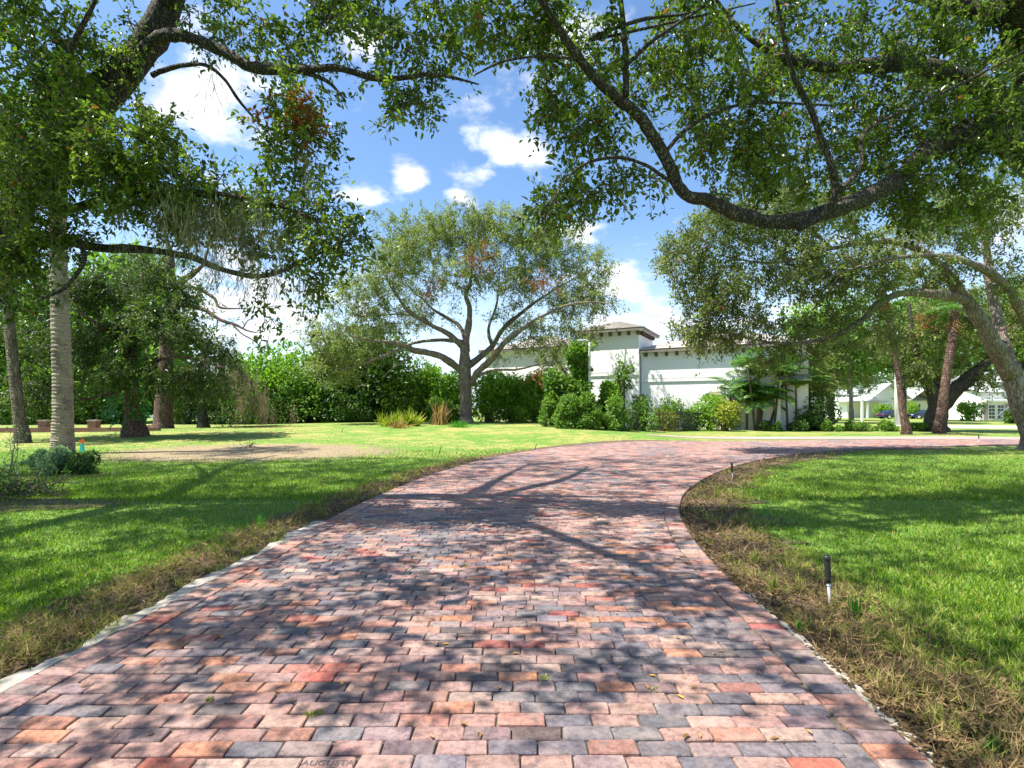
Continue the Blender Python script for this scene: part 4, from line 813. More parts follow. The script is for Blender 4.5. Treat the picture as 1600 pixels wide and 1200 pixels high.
for px, py, dd, top, wpx, mat, label in ((765, 667, 1.5, 585, 56, 'shrub_bright', 'hedge shrub right beside the far oak trunk'), (800, 667, 2, 592, 44, 'shrub_bright', 'second hedge shrub right of the far oak trunk'), (835, 667, 2, 584, 46, 'shrub_bright', 'hedge shrub below the far oak right limbs'), (820, 668, .8, 626, 40, 'shrub_bright', 'low hedge shrub right of the far oak'),
 (870, 669, 1.5, 572, 46, 'shrub_mid', 'tall hedge shrub left of the street lamp'), (902, 670, 1.5, 538, 40, 'shrub_mid', 'tallest hedge shrub beside the street lamp'), (918, 671, .3, 616, 44, 'shrub_mid', 'wide hedge shrub in front of the street lamp'), (948, 671, .8, 596, 40, 'shrub_bright', 'bright hedge shrub right of the street lamp'), (888, 670, .4, 622, 44, 'shrub_mid', 'lower hedge shrub in front of the tall ones')):
    yy = max(at(px, py, dd)[1], D+.8+dd*.8) if px < 860 else at(px, py, dd)[1]; p = np.array([(px-800)/FPX*yy, yy, 0.]); p[2] = float(gz(p[0], p[1]))-.03; h = hpx(p, top)*1.05; shrub('hedge_shrub', label, p, h, (1.25 if px < 860 else .88)*wpx/FPX*p[1], mat, 5200, .045*h+.08, px, 'shrub', HG, 32)
p = at(972, 671, .5); shrub('pointed_shrub', 'thin pointed shrub standing against the tower wall', p, hpx(p, 548), .9, 'shrub_mid', 900, .2, 5, lumps=14, up=.6)
LG = 'low shrubs along the iron fence'
for px, top, wpx, mat, label in ((965, 625, 40, 'shrub_mid', 'low loose shrub at the left end of the iron fence'), (998, 618, 40, 'shrub_mid', 'low shrub beneath the tower corner'), (1045, 620, 56, 'shrub_mid', 'wide low shrub before the blank white wall'), (1040, 640, 36, 'shrub_yellow', 'small yellow green shrub before the blank white wall'), (1085, 640, 30, 'shrub_mid', 'thin low shrub left of the palm clump'), (1108, 622, 44, 'shrub_bright', 'bright low shrub under the orange frond'), (1135, 620, 44, 'shrub_yellow', 'yellow green shrub at the foot of the palm clump')):
    p = at(px, 673, 0 if mat != 'shrub_yellow' else -.6); h = hpx(p, top); shrub('low_shrub', label, p, h, 1.2*wpx/FPX*p[1], mat, 2200, .18, px, 'shrub', LG, 12)
p = at(1275, 674, 1); shrub('dark_shrub', 'dark rounded shrub at the right end of the white house', p, hpx(p, 615), 2.6, 'shrub_dark', 3000, .2, 91, lumps=14)
for k, (px, top, wpx, label) in enumerate(((1205, 658, 44, 'low dark ground cover at the foot of the house column'), (1245, 657, 44, 'low dark ground cover below the arched recess'), (1290, 659, 52, 'ground cover clump below the dark rounded shrub'), (1335, 658, 52, 'ground cover clump below the slim pale trunk'), (1380, 659, 46, 'ground cover clump beside the leaning palm'), (1430, 661, 40, 'ground cover clump between leaning palm and forked oak'))):
    p = at(px, 674); h = hpx(p, top); shrub('ground_cover', label, p, h, wpx/FPX*p[1], 'shrub_dark' if k < 2 else 'shrub_mid', 1800, .16, 300+k, 'ground cover', 'ground cover row beyond the path', 14)
FG = 'far trees behind the right hand gardens'
for px, d, top, w_, mat, label in ((1462, 72, 470, 13, 'shrub_mid', 'far tree filling the gap behind the forked oak'), (1592, 68, 440, 12, 'shrub_mid', 'far tree behind the pale leaning limbs'), (1300, 60, 470, 12, 'shrub_mid', 'far tree rising behind the slim pale trunk'), (1500, 105, 520, 16, 'shrub_mid', 'far tree above the roofs right of the forked oak'), (1420, 110, 500, 17, 'shrub_mid', 'far tree above the roofs left of the forked oak'), (1340, 108, 510, 16, 'shrub_dark', 'far tree above the carport roof'), (1570, 100, 500, 16, 'shrub_mid', 'far tree above the house with french doors'), (1285, 75, 540, 12, 'shrub_mid', 'far tree behind the right corner of the white house'), (1640, 90, 480, 15, 'shrub_dark', 'far tree at the extreme right edge'), (1411, 60, 470, 8, 'shrub_mid', 'tall far tree behind the leaning palm')):
    p = np.array([(px-800)/FPX*d, d, 0.]); h = hpx(p, top); low = d < 80; lf = .42 if low else 0.; hh = h*(1-lf); lifted(shrub('far_tree', label, p, hh, w_, mat, 6500, .5, px, 'tree', FG, 26), hh, lf/(1-lf) if low else .05)
for px, py, top, w_, mat, label in ((1425, 654.2, 630, 5, 'shrub_bright', 'bright bush behind the parked cars'), (1378, 653.6, 632, 4, 'shrub_bright', 'bright bush left of the pale pole by the cars'), (1517, 657, 632, 4, 'shrub_bright', 'rounded bush before the far white house'), (1585, 662, 640, 3.4, 'shrub_dark', 'dark bush beside the pale cloth at the right')):
    p = at(px, py); h = hpx(p, top); shrub('far_bush', label, p, h, w_, mat, 1500, .3, px, 'shrub', None, 10)
# palmetto and dead fronds by the oak
def fanclump(px, py, dd, hgt, n, mat, label, name, el=(.3, 1.3)):
    p = at(px, py, dd); t = thing(name, label, 'plant', p); b = B(); a = rng.uniform(0, 6.28, n); e = rng.uniform(*el, n)
    d = np.c_[np.cos(a)*np.cos(e), np.sin(a)*np.cos(e), np.sin(e)]; L = hgt*rng.uniform(.6, 1.15, n)
    leaves(b, p+rng.normal(0, .25, (n, 3))*[1, 1, 0], d, rv(n)+[0, 0, .6], L, L*.10, BLADE); part('fronds', b, M[mat], t, attr='rnd', kind='stuff')
    bs = B(); m = 5; pp = p+rng.normal(0, .12, (m, 3))*[1, 1, 0]; tubes(bs, np.stack([pp-[0, 0, .05], pp+[0, 0, hgt*.15], pp+d[:m]*hgt*.4], 1), np.outer(np.ones(m), [.05, .04, .02]), 5); part('stems', bs, M['stem'], t)
fanclump(610, 667, .8, 1.0, 140, 'shrub_yellow', 'yellow green palmetto clump at the lawn edge', 'palmetto'); fanclump(640, 667, 1., 1.2, 140, 'shrub_yellow', 'larger yellowing palmetto near the dead fronds', 'palmetto'); fanclump(625, 668, -.5, .6, 90, 'dry_frond', 'low tangle of dry fronds below the palmetto', 'dry_plant'); fanclump(688, 667, 2.5, 1.5, 40, 'dry_frond', 'upright bundle of brown dead fronds left of the far oak', 'dry_plant', (1.1, 1.5))
fanclump(718, 666, -1.2, .55, 110, 'vine', 'bright green tuft at the foot of the far oak', 'tuft_plant')

# ------------------------------------------------------------------ white house
U = np.array([.891, -.454, 0]); Vb = np.array([.454, .891, 0]); Zv = np.array([0, 0, 1.]); O = np.array([10.45, 44., 0])
def H(u, v, z): return O+U*u+Vb*v+Zv*z
def hbox(b, u0, u1, v0, v1, z0, z1): b.box(H((u0+u1)/2, (v0+v1)/2, (z0+z1)/2), (abs(u1-u0)/2, abs(v1-v0)/2, (z1-z0)/2), ax=(U, Vb, Zv))
house = thing('white_house', 'large white stucco house with grey brown tiled hip roofs', 'house', H(0, 0, 0))
b = B(); hbox(b, -4.9, -.06, -.55, 4.5, -.3, 7.85); part('tower_wall', b, M['stucco'], house)
b = B(); hbox(b, 0, 9.75, 0, 9, -.3, 6.05); part('wing_wall', b, M['stucco'], house)
b = B(); hbox(b, 9.75, 11.9, .55, 9, -.3, 6.6); part('end_wall', b, M['stucco'], house)
b = B(); hbox(b, -15, -4.9, .9, 9, -.3, 6.9); part('main_wall', b, M['stucco'], house)
def hip(name, u0, u1, v0, v1, ze, rise, ov):
    u0, u1, v0, v1 = u0-ov, u1+ov, v0-ov, v1+ov; m = min(u1-u0, v1-v0)/2
    if u1-u0 >= v1-v0: r0, r1 = H(u0+m, (v0+v1)/2, ze+rise), H(u1-m-.01, (v0+v1)/2, ze+rise)
    else: r0, r1 = H((u0+u1)/2, v0+m, ze+rise), H((u0+u1)/2, v1-m-.01, ze+rise)
    a, b_, c, d = H(u0, v0, ze), H(u1, v0, ze), H(u1, v1, ze), H(u0, v1, ze); b = B()
    if u1-u0 >= v1-v0: F4 = [[0, 1, 5, 4], [2, 3, 4, 5]]; F3 = [[1, 2, 5], [3, 0, 4]]
    else: F4 = [[1, 2, 5, 4], [3, 0, 4, 5]]; F3 = [[0, 1, 4], [2, 3, 5]]
    # stepped tile courses on every slope: rows of thin slabs give a real tile edge
    Vx = [a, b_, c, d, r0, r1]; nrow = 9
    for f in F4+F3:
        q = [np.array(Vx[i]) for i in f]; e0, e1 = q[0], q[1]; t1, t0 = (q[2], q[3]) if len(q) == 4 else (q[2], q[2])
        nn = nrm(np.cross(e1-e0, t0-e0)); 
        for k in range(nrow):
            f0, f1 = k/nrow, (k+1)/nrow; p0, p1, p2, p3 = e0+(t0-e0)*f0, e1+(t1-e1)*f0, e1+(t1-e1)*f1, e0+(t0-e0)*f1
            b.add([p0+nn*.06, p1+nn*.06, p2+nn*.012, p3+nn*.012, p0, p1], [[0, 1, 2, 3], [4, 5, 1, 0]])
    rf = part(name, b, M['roof'], house)
    b = B(); w_ = .09
    for (x0, x1, y0, y1) in ((u0+.02, u1-.02, v0+.02, v0+w_), (u0+.02, u1-.02, v1-w_, v1-.02), (u0+.02, u0+w_, v0+w_, v1-w_), (u1-w_, u1-.02, v0+w_, v1-w_)): hbox(b, x0, x1, y0, y1, ze-.2, ze-.01)
    part('gutter', b, M['gutter'], house, sub=rf)
    b = B(); hbox(b, u0+.1, u1-.1, v0+.1, v1-.1, ze-.22, ze-.12); part('soffit', b, M['trim'], house, sub=rf)
    return rf
hip('tower_roof', -4.9, -.06, -.55, 4.5, 8.02, 1.05, .5); hip('wing_roof', 0, 11.9, 0, 9, 6.28, 1.6, .5); hip('main_roof', -15, -5.5, .9, 9, 7.05, 1.5, .5)
for k in range(7): b = B(); hbox(b, -4.72+k*.76, -4.54+k*.76, -.93, -.552, 7.5, 7.8); part('bracket', b, M['corbel'], house)
for k in range(6): b = B(); hbox(b, -.058, .3, -.35+k*.76, -.17+k*.76, 7.5, 7.8); part('bracket', b, M['corbel'], house)
for k in range(12): b = B(); hbox(b, .35+k*.8, .53+k*.8, -.36, -.002, 5.76, 6.05); part('bracket', b, M['corbel'], house)
for z0, z1, o_ in ((3.72, 3.92, .09), (4.02, 4.34, .06)):
    b = B(); hbox(b, -.003, 9.7, -o_, -.002, z0, z1); part('belt_course', b, M['trim'], house); b = B(); hbox(b, -4.95, -.02, -.55-o_, -.552, z0+.55, z1+.55); part('belt_course', b, M['trim'], house)
b = B(); tubes(b, np.stack([[H(.12, -.1, -.2), H(.12, -.1, 3), H(.12, -.1, 5.6), H(.05, -.35, 6.02)]]), [[.06]*4], 8); part('downspout', b, M['trim'], house, True)
b = B(); hbox(b, 9.72, 10.12, -.28, .55, -.3, 3.3); hbox(b, 9.66, 10.18, -.34, .5, 3.3, 3.55); part('column', b, M['trim'], house)
b = B(); b.add([H(9.7, -.5, 3.62), H(12.1, -.5, 3.62), H(12.1, .54, 4.05), H(9.7, .54, 4.05), H(9.7, -.5, 3.54), H(12.1, -.5, 3.54), H(12.1, .54, 3.54), H(9.7, .54, 3.54)], [[0, 1, 2, 3], [4, 7, 6, 5], [0, 4, 5, 1], [1, 5, 6, 2], [0, 3, 7, 4]]); part('porch_roof', b, M['roof'], house)
wn = B(); hbox(wn, 10.5, 11.1, .50, .548, 4.5, 6.0); wn = part('window', wn, M['trim'], house); b = B(); hbox(b, 10.56, 11.04, .485, .499, 4.56, 5.94); part('pane', b, M['glass'], house, sub=wn)
b = B(); hbox(b, .5, 9.6, -.012, -.003, 1.2, 3.3); 
# recessed vertical joint lines in the blank wall
for k in (5.2, 7.6): b = B(); hbox(b, k, k+.06, -.02, -.002, 0, 3.6); part('wall_joint', b, M['trim'], house)
# street lamp with bent arm in front of the tower
pb = at(921, 671, 1.2); lamp = thing('street_lamp', 'slim pale street lamp rising from the tall hedge', 'lamp', pb); zt = hpx(pb, 534)+pb[2]
b = B(); tubes(b, np.stack([[pb+[0, 0, -.1], pb+[0, 0, 2.5], np.r_[pb[:2], zt-.4], np.r_[pb[:2], zt-.05]]]), [[.09, .08, .07, .065]], 8, True); part('pole', b, M['pole_grey'], lamp, True)
b = B(); tp_ = np.r_[pb[:2], zt-.1]; tubes(b, np.stack([[tp_, tp_+[-.1, 0, .15], tp_+[-.3, 0, .22], tp_+[-.45, 0, .22]]]), [[.05, .045, .04, .04]], 7, True); part('arm', b, M['pole_grey'], lamp, True)
b = B(); b.box(tp_+[-.55, 0, .2], (.16, .09, .05)); part('lamp_head', b, M['white_paint'], lamp)
# iron fence behind the low shrubs
fa, fb = at(955, 672, .8), at(1160, 672, .8); fence = thing('iron_fence', 'black iron picket fence showing through the low shrubs', 'fence', fa); L_ = np.linalg.norm(fb-fa); dr = (fb-fa)/L_
for z in (.25, 1.1): b = B(); b.box((fa+fb)/2+[0, 0, z], (L_/2, .02, .02), math.atan2(dr[1], dr[0])); part('rail', b, M['iron'], fence)
b = B()
for k in range(int(L_/.12)):
    if k % 18: b.box(fa+dr*(k*.12)+[0, 0, .62], (.012, .012, .62))
part('pickets', b, M['iron'], fence, kind='stuff')
for k in range(0, int(L_/.12), 18): b = B(); b.box(fa+dr*(k*.12)+[0, 0, .8], (.03, .03, .55)); b.box(fa+dr*(k*.12)+[0, 0, 1.38], (.04, .04, .03)); part('post', b, M['iron'], fence)

# ------------------------------------------------------------------ far houses
def gable(b, c, u, v, ze, rise, ov=.3):        # roof prism along local x: half length u, half width v
    x, y = c; L = u+ov; Wd = v+ov; zr = ze+rise; zo = ze-rise*ov/v
    b.add([[x-L, y-Wd, zo], [x+L, y-Wd, zo], [x+L, y, zr], [x-L, y, zr], [x-L, y+Wd, zo], [x+L, y+Wd, zo], [x-L, y-Wd, zo-.14], [x+L, y-Wd, zo-.14], [x+L, y, zr-.14], [x-L, y, zr-.14], [x-L, y+Wd, zo-.14], [x+L, y+Wd, zo-.14]],
          [[0, 1, 2, 3], [3, 2, 5, 4], [6, 9, 8, 7], [9, 10, 11, 8], [0, 6, 7, 1], [4, 5, 11, 10], [0, 3, 9, 6], [3, 4, 10, 9], [1, 7, 8, 2], [2, 8, 11, 5]])
def gable_y(b, c, u, v, ze, rise, ov=.3):      # ridge along depth
    q = B(); gable(q, (0, 0), v, u, ze, rise, ov); V = np.concatenate(q.V); V = np.c_[-V[:, 1]+c[0], V[:, 0]+c[1], V[:, 2]]; b.add(V, np.concatenate(q.F[4]))
def sx_(px, d): return (px-800)/FPX*d
d = 98.; hz_ = lambda y, d=98.: CAMH-(y-HOR)/FPX*d
fh = thing('far_house', 'far white house with pale grey gabled roofs and open carport', 'house', (sx_(1385, d), d, -.1))
b = B(); b.box((sx_(1372, d), d+5, 1.8), (sx_(1415, d)-sx_(1372, d), 4, 2.0)); b.add([[sx_(1372, d), d+1, 3.8], [sx_(1415, d), d+1, 3.8], [sx_(1393, d), d+1, 6.3]], [[0, 1, 2]]); part('wall', b, M['stucco'], fh)
b = B(); gable_y(b, (sx_(1394, d), d+5), 3.4, 4.6, 3.7, 2.6); gable(b, (sx_(1360, d), d+9), 6, 4, 4.6, 3.2); part('roof', b, M['roof_grey'], fh)
b = B(); b.box((sx_(1350, d), d+1, 2.95), (3.4, 2.6, .12)); part('carport_roof', b, M['roof_grey'], fh)
for px in (1347.5,): b = B(); b.box((sx_(px, d), d-1.4, 1.35), (.16, .16, 1.5)); part('carport_post', b, M['white_paint'], fh)
for k in range(5): b = B(); b.box((sx_(1360, d), d+3.4, .25+k*.42), (1.3, .05, .19)); part('door_slat', b, M['orange_wood'], fh)
for px in (1353, 1372): f_ = B(); f_.box((sx_(px, d), d+4.9, 4.6), (.6, .1, .8)); f_ = part('window', f_, M['trim'], fh); b = B(); b.box((sx_(px, d), d+4.78, 4.6), (.48, .02, .68)); part('pane', b, M['glass'], fh, sub=f_)
fh = thing('far_house', 'far low white house with grey roof behind the forked oak', 'house', (sx_(1450, 100), 100, -.1)); d = 100.
b = B(); b.box((sx_(1470, d), d+5, 1.6), (8.5, 4, 1.8)); part('wall', b, M['stucco'], fh); b = B(); gable(b, (sx_(1470, d), d+5), 8.6, 4, 3.4, 2.4); gable_y(b, (sx_(1440, d), d+3), 2.6, 4, 3.5, 1.9); part('roof', b, M['roof_grey'], fh)
for px in (1437, 1505): f_ = B(); f_.box((sx_(px, d), d+.95, 1.8), (.9, .06, .9)); f_ = part('window', f_, M['trim'], fh); b = B(); b.box((sx_(px, d), d+.87, 1.8), (.75, .02, .75)); part('pane', b, M['glass'], fh, sub=f_)
d = 78.; fh = thing('far_house', 'far white house with french doors and mauve shutters at the right edge', 'house', (sx_(1570, d), d, -.1)); zg = CAMH-(656-HOR)/FPX*d
b = B(); b.box((sx_(1568, d), d+4, 2.0), (3.3, 4, 2.2)); b.box((sx_(1610, d), d+6, 2.8), (4, 4, 3)); part('wall', b, M['stucco'], fh)
b = B(); gable(b, (sx_(1568, d), d+4), 3.4, 4, 4.1, 1.3); gable(b, (sx_(1612, d), d+6), 4.2, 4, 5.7, 1.6); part('roof', b, M['roof_grey'], fh)
b = B(); b.box((sx_(1557, d), d-.35, 2.75), (2.1, .36, .1)); b.box((sx_(1557, d), d-.3, 2.93), (1.9, .3, .08)); part('door_canopy', b, M['trim'], fh)
for px in (1549, 1563):
    f_ = B(); f_.box((sx_(px, d), d-.03, 1.15), (.56, .03, 1.1)); f_ = part('french_door', f_, M['trim'], fh)
    for i in (-1, 1):
        for j in range(4): b = B(); b.box((sx_(px, d)+i*.23, d-.075, .42+j*.5), (.19, .012, .2)); part('pane', b, M['glass'], fh, sub=f_)
for px in (1540, 1572): b = B(); b.box((sx_(px, d), d-.04, 1.15), (.28, .035, 1.2)); part('shutter', b, M['mauve'], fh)
# pale striped hanging cloth right of the doors
d = 60.; cl_ = thing('hanging_cloth', 'pale grey striped cloth sloping beside the french doors', 'cloth', (sx_(1590, d), d, 0))
for k in range(5):
    b = B(); a0, a1 = P(1602, 600+k*9, d), P(1560+k*4, 648+k*2.5, d); a2, a3 = P(1562+k*4, 650.5+k*2.5, d), P(1602, 608.5+k*9, d); m0 = (a0+a1)/2+[.15, 0, -.5]; m1 = (a2+a3)/2+[.15, 0, -.5]; yb = np.array([0, .06, 0])
    b.add([a0, m0, a1, a2, m1, a3, a0+yb, m0+yb, a1+yb, a2+yb, m1+yb, a3+yb], [[0, 1, 4, 5], [1, 2, 3, 4], [6, 11, 10, 7], [7, 10, 9, 8], [0, 6, 7, 1], [1, 7, 8, 2], [5, 4, 10, 11], [4, 3, 9, 10]]); part('stripe', b, M['cloth'] if k % 2 else M['cloth_dark'], cl_)
# left neighbour with orange tiled roof
d = 74.; fh = thing('neighbour_house', 'house with orange tiled roof glimpsed through the left trees', 'house', (sx_(60, d), d, 0)); b = B(); b.box((sx_(70, d), d+5, 2.6), (16, 5, 3)); part('wall', b, M['stucco'], fh); b = B(); gable(b, (sx_(70, d), d+5), 16, 5, 5.6, 2.6, .6); part('roof', b, M['roof_orange'], fh)
for k in range(5): f_ = B(); f_.box((sx_(70, d)-12+k*6, d-.05, 3), (.9, .06, 1)); f_ = part('window', f_, M['trim'], fh); b = B(); b.box((sx_(70, d)-12+k*6, d-.13, 3), (.75, .02, .85)); part('pane', b, M['glass'], fh, sub=f_)

# ------------------------------------------------------------------ cars
def car(px, d, rz, label, flip):
    t = thing('parked_car', label, 'car', (sx_(px, d), d, 0), 'cars parked in the far drive')
    prof = np.array([(-2.25, .35), (-2.3, .62), (-2.2, .82), (-1.75, .92), (-1.1, 1.36), (-.5, 1.46), (.3, 1.44), (1.0, 1.0), (1.95, .86), (2.25, .68), (2.28, .4), (1.9, .28), (-1.9, .28)]); wd = np.array([.78, .84, .86, .84, .62, .6, .6, .8, .82, .78, .8, .84, .84])
    n = len(prof); b = B(); ca, sa = math.cos(rz), math.sin(rz); bs = np.array([sx_(px, d), d, 0])
    def W(x, y, z): return bs+np.array([x*ca-y*sa, x*sa+y*ca, z])
    V = [W(x, s*w_, z) for s in (-1, 1) for (x, z), w_ in zip(prof, wd)]; i = np.arange(n); j = (i+1) % n
    b.add(V, np.stack([i, j, j+n, i+n], -1)); b.add([V[k] for k in range(n)], [list(range(n))[::-1]]); b.add([V[k+n] for k in range(n)], [list(range(n))]); part('body', b, M['car_paint'], t)
    for s in (-1, 1):
        for (x0, x1, x2, x3) in ((-1.45, -.95, -.38, -.38), (-.3, -.3, .28, .82)):
            b = B(); y0, y1 = s*.80, s*.645; b.add([W(x0, y0+s*.02, .98), W(x3, y0+s*.02, .98), W(x2, y1+s*.015, 1.38), W(x1, y1+s*.015, 1.36)], [[0, 1, 2, 3] if s < 0 else [3, 2, 1, 0]]); part('side_window', b, M['glass'], t)
        for x in (-1.4, 1.42):
            b = B(); a = np.linspace(0, 2*PI, 17)[:-1]; c0 = [W(x+.33*math.cos(q), s*.70, .33+.33*math.sin(q)) for q in a]; c1 = [W(x+.33*math.cos(q), s*.88, .33+.33*math.sin(q)) for q in a]; k = np.arange(16); b.add(c0+c1, np.stack([k, (k+1) % 16, (k+1) % 16+16, k+16], -1)); b.add(c1, [list(range(16))]); wh = part('wheel', b, M['tyre'], t)
            b = B(); b.add([W(x+.21*math.cos(q), s*.887, .33+.21*math.sin(q)) for q in a], [list(range(16))]); part('rim', b, M['rim'], t, sub=wh)
        b = B(); b.box(W(-2.26, s*.6, .74), (.05, .2, .08), rz); part('tail_light', b, M['red_lens'], t); b = B(); b.box(W(2.2, s*.58, .68), (.08, .2, .07), rz); part('headlight', b, M['clear_lens'], t)
car(1395, 88, math.radians(8), 'dark blue car with red tail light left of the leaning palm trunk', 1); car(1446, 87, math.radians(172), 'dark blue car parked between leaning palm and forked oak', -1)
# pale pole
d = 52.; pp = np.array([sx_(1402, d), d, 0]); t = thing('utility_pole', 'thick pale concrete pole behind the leaning palm', 'pole', pp); b = B(); tubes(b, np.stack([[pp+[0, 0, -.2], pp+[0, 0, 3], pp+[0, 0, 7], pp+[0, 0, 9]]]), [[.26, .24, .2, .18]], 10, True); part('shaft', b, M['pole_grey'], t, True); b = B(); b.box(pp+[0, 0, 8.6], (.9, .06, .07)); part('crossarm', b, M['pole_grey'], t)
d = 56.; pp = np.array([sx_(1347, d), d, 0]); t = thing('white_post', 'thin white post standing on the far lawn', 'post', pp); b = B(); b.box(pp+[0, 0, 1.2], (.09, .09, 1.3)); part('shaft', b, M['white_paint'], t); b = B(); b.box(pp+[0, 0, 2.53], (.13, .13, .03)); part('cap', b, M['white_paint'], t)

# ------------------------------------------------------------------ small things on the lawn
def stake(px, py, label, s=1.):
    g = G(px, py); t = thing('path_light', label, 'light', g, 'stake lights along the driveway'); tilt = np.array([-.055, .02, 1.])
    def Q(z): return g+tilt*z
    b = B(); zs = [-.05, .05, .14, .148, .15, .158, .16, .175]; r = [.0105, .0105, .0115, .0115, .0145, .0145, .013, .013]
    tubes(b, np.stack([[Q(z*s) for z in zs]]), [r], 12, True); part('stem', b, M['white_paint'], t, True)
    b = B(); zs = [.170, .172, .20, .34, .345, .352, .375, .38]; r = [.012, .020, .021, .022, .022, .026, .026, .02]
    tubes(b, np.stack([[Q(z*s) for z in zs]]), [r], 14, True); hd = part('head', b, M['black_plastic'], t, True)
    b = B(); tubes(b, np.stack([[Q(.38*s), Q(.384*s)]]), [[.012, .012]], 10, True); part('cap', b, M['iron'], t, sub=hd)
stake(1297, 946, 'nearest black topped stake light on a white stem'); stake(1145, 751, 'farther black stake light at the bend of the drive'); stake(1530, 692, 'tiny stake light beyond the drive at far right')
g = G(128, 706); t = thing('survey_stake', 'survey stake with orange and teal ribbon right of the palm', 'stake', g); b = B(); b.box(g+[0, 0, .17], (.022, .012, .25)); part('stick', b, M['white_paint'], t); b = B(); b.box(g+[0, 0, .36], (.075, .03, .05)); b.box(g+[.01, 0, .43], (.045, .02, .025), .4); part('ribbon', b, M['orange_flag'], t, label='orange ribbon')
b = B(); b.add([g+[-.07, -.035, .0], g+[.085, -.035, .02], g+[.04, -.03, .31], g+[-.03, -.03, .31], g+[-.07, .035, .0], g+[.085, .035, .02], g+[.04, .03, .31], g+[-.03, .03, .31]], [[0, 1, 2, 3], [5, 4, 7, 6], [0, 3, 7, 4], [1, 5, 6, 2]]); part('ribbon', b, M['teal_flag'], t, label='teal ribbon')
p = at(88, 741); shrub('silver_bush', 'silvery green feathery bush in front of the palm trunk', p, .58, 1.25, 'shrub_silver', 5200, .07, 41, lumps=14, sy=.8)
p = at(130, 742, .15); shrub('dark_bush', 'small dark bush right of the silvery one', p, .52, .85, 'shrub_dark', 3400, .06, 42, lumps=12); p = at(60, 728, .4); shrub('silver_bush', 'smaller silvery bush tip behind the larger one', p, .42, .8, 'shrub_silver', 2400, .07, 43, lumps=10)
b = B(); pc = at(95, 744); n = 26; a = np.linspace(0, 6.28, n, endpoint=False); r = 1+.18*np.sin(a*3+1)+.1*rng.normal(size=n); q = np.c_[pc[0]+1.15*r*np.cos(a), pc[1]+.6*r*np.sin(a)]; b.add(np.c_[q, gz(q[:, 0], q[:, 1])+.012], [list(range(n))]); structure('mulch_bed', b, M['mulch'], label='brown mulch under the silvery bush', cat='mulch')
b = B(); pc = at(20, 790); q = np.c_[pc[0]+1.5*r*np.cos(a), pc[1]+.75*r*np.sin(a)]; b.add(np.c_[q, gz(q[:, 0], q[:, 1])+.012], [list(range(n))]); structure('mulch_bed', b, M['mulch'], label='brown mulch patch at the left edge', cat='mulch')
def twigs(px, py, h, w_, n, leafn, label, name='dead_bush', mat='straw'):
    p = at(px, py); t = thing(name, label, 'shrub', p); b = B(); bl = B(); e = np.c_[rng.normal(0, w_*.5, n), rng.normal(0, w_*.3, n), rng.uniform(.3, 1, n)*h]; s0 = p+np.c_[rng.normal(0, w_*.2, (n, 2)), np.zeros(n)]
    K = np.stack([s0, s0+e*.4+rng.normal(0, .06, (n, 3)), s0+e*.75+rng.normal(0, .06, (n, 3)), s0+e], 1); tubes(b, K, np.outer(np.ones(n), [.012, .009, .006, .003]), 4); part('twigs', b, M['twig'], t, kind='stuff')
    if leafn: i = rng.integers(0, n, leafn); leaves(bl, K[i, rng.integers(1, 4, leafn)]+rng.normal(0, .06, (leafn, 3)), rv(leafn), rv(leafn)+[0, 0, .5], .06, .03, LEAF4); part('foliage', bl, M[mat], t, attr='rnd', kind='stuff')
twigs(30, 775, .5, .9, 70, 900, 'twiggy half dead bush at the left edge of the lawn', mat='shrub_dark'); twigs(14, 745, 1.25, .7, 9, 260, 'tall thin bare twiggy shrub rising at the left edge', 'thin_shrub', 'shrub_silver'); twigs(90, 775, .38, .5, 7, 0, 'few dark twigs sticking out beside the half dead bush', 'fallen_twigs')
twigs(392, 699, .3, .5, 14, 40, 'small dry sprig on the sandy patch', 'dry_sprig'); 
for px, py, lb in ((263, 724, 'tiny white marker peg at the near edge of the sandy patch'), (534, 676, 'thin dark stick upright on the far lawn left'), (686, 709, 'thin dark stick near the driveway on the lawn'), (835, 705, 'thin dark stick at the far driveway edge')):
    p = at(px, py); b = B(); tubes(b, np.stack([[p+[0, 0, -.05], p+[.03, 0, .15], p+[.09, 0, .3 if px > 300 else .16]]]), [[.018, .014, .01]], 5, True); t = thing('lawn_peg' if px < 300 else 'stick', lb, 'stick', p); part('shaft', b, M['white_paint'] if px < 300 else M['iron'], t)
# brick piers and low wall at far left
wl = thing('low_wall', 'low brick wall with short piers behind the left palms', 'wall', at(110, 675)); pa, pb_ = at(-20, 676), at(250, 673); b = B(); L_ = np.linalg.norm((pb_-pa)[:2]); rz = math.atan2(pb_[1]-pa[1], pb_[0]-pa[0]); b.box((pa+pb_)/2+[0, 0, .1], (L_/2, .1, .16), rz); part('wall', b, M['red_brick'], wl)
for px in (70, 147): 
    p = at(px, 674.5); b = B(); b.box(p+[0, 0, .3], (.22, .22, .34), rz); pr = part('pier', b, M['red_brick'], wl); b = B(); b.box(p+[0, 0, .67], (.26, .26, .035), rz); part('cap', b, M['concrete'], wl, sub=pr)

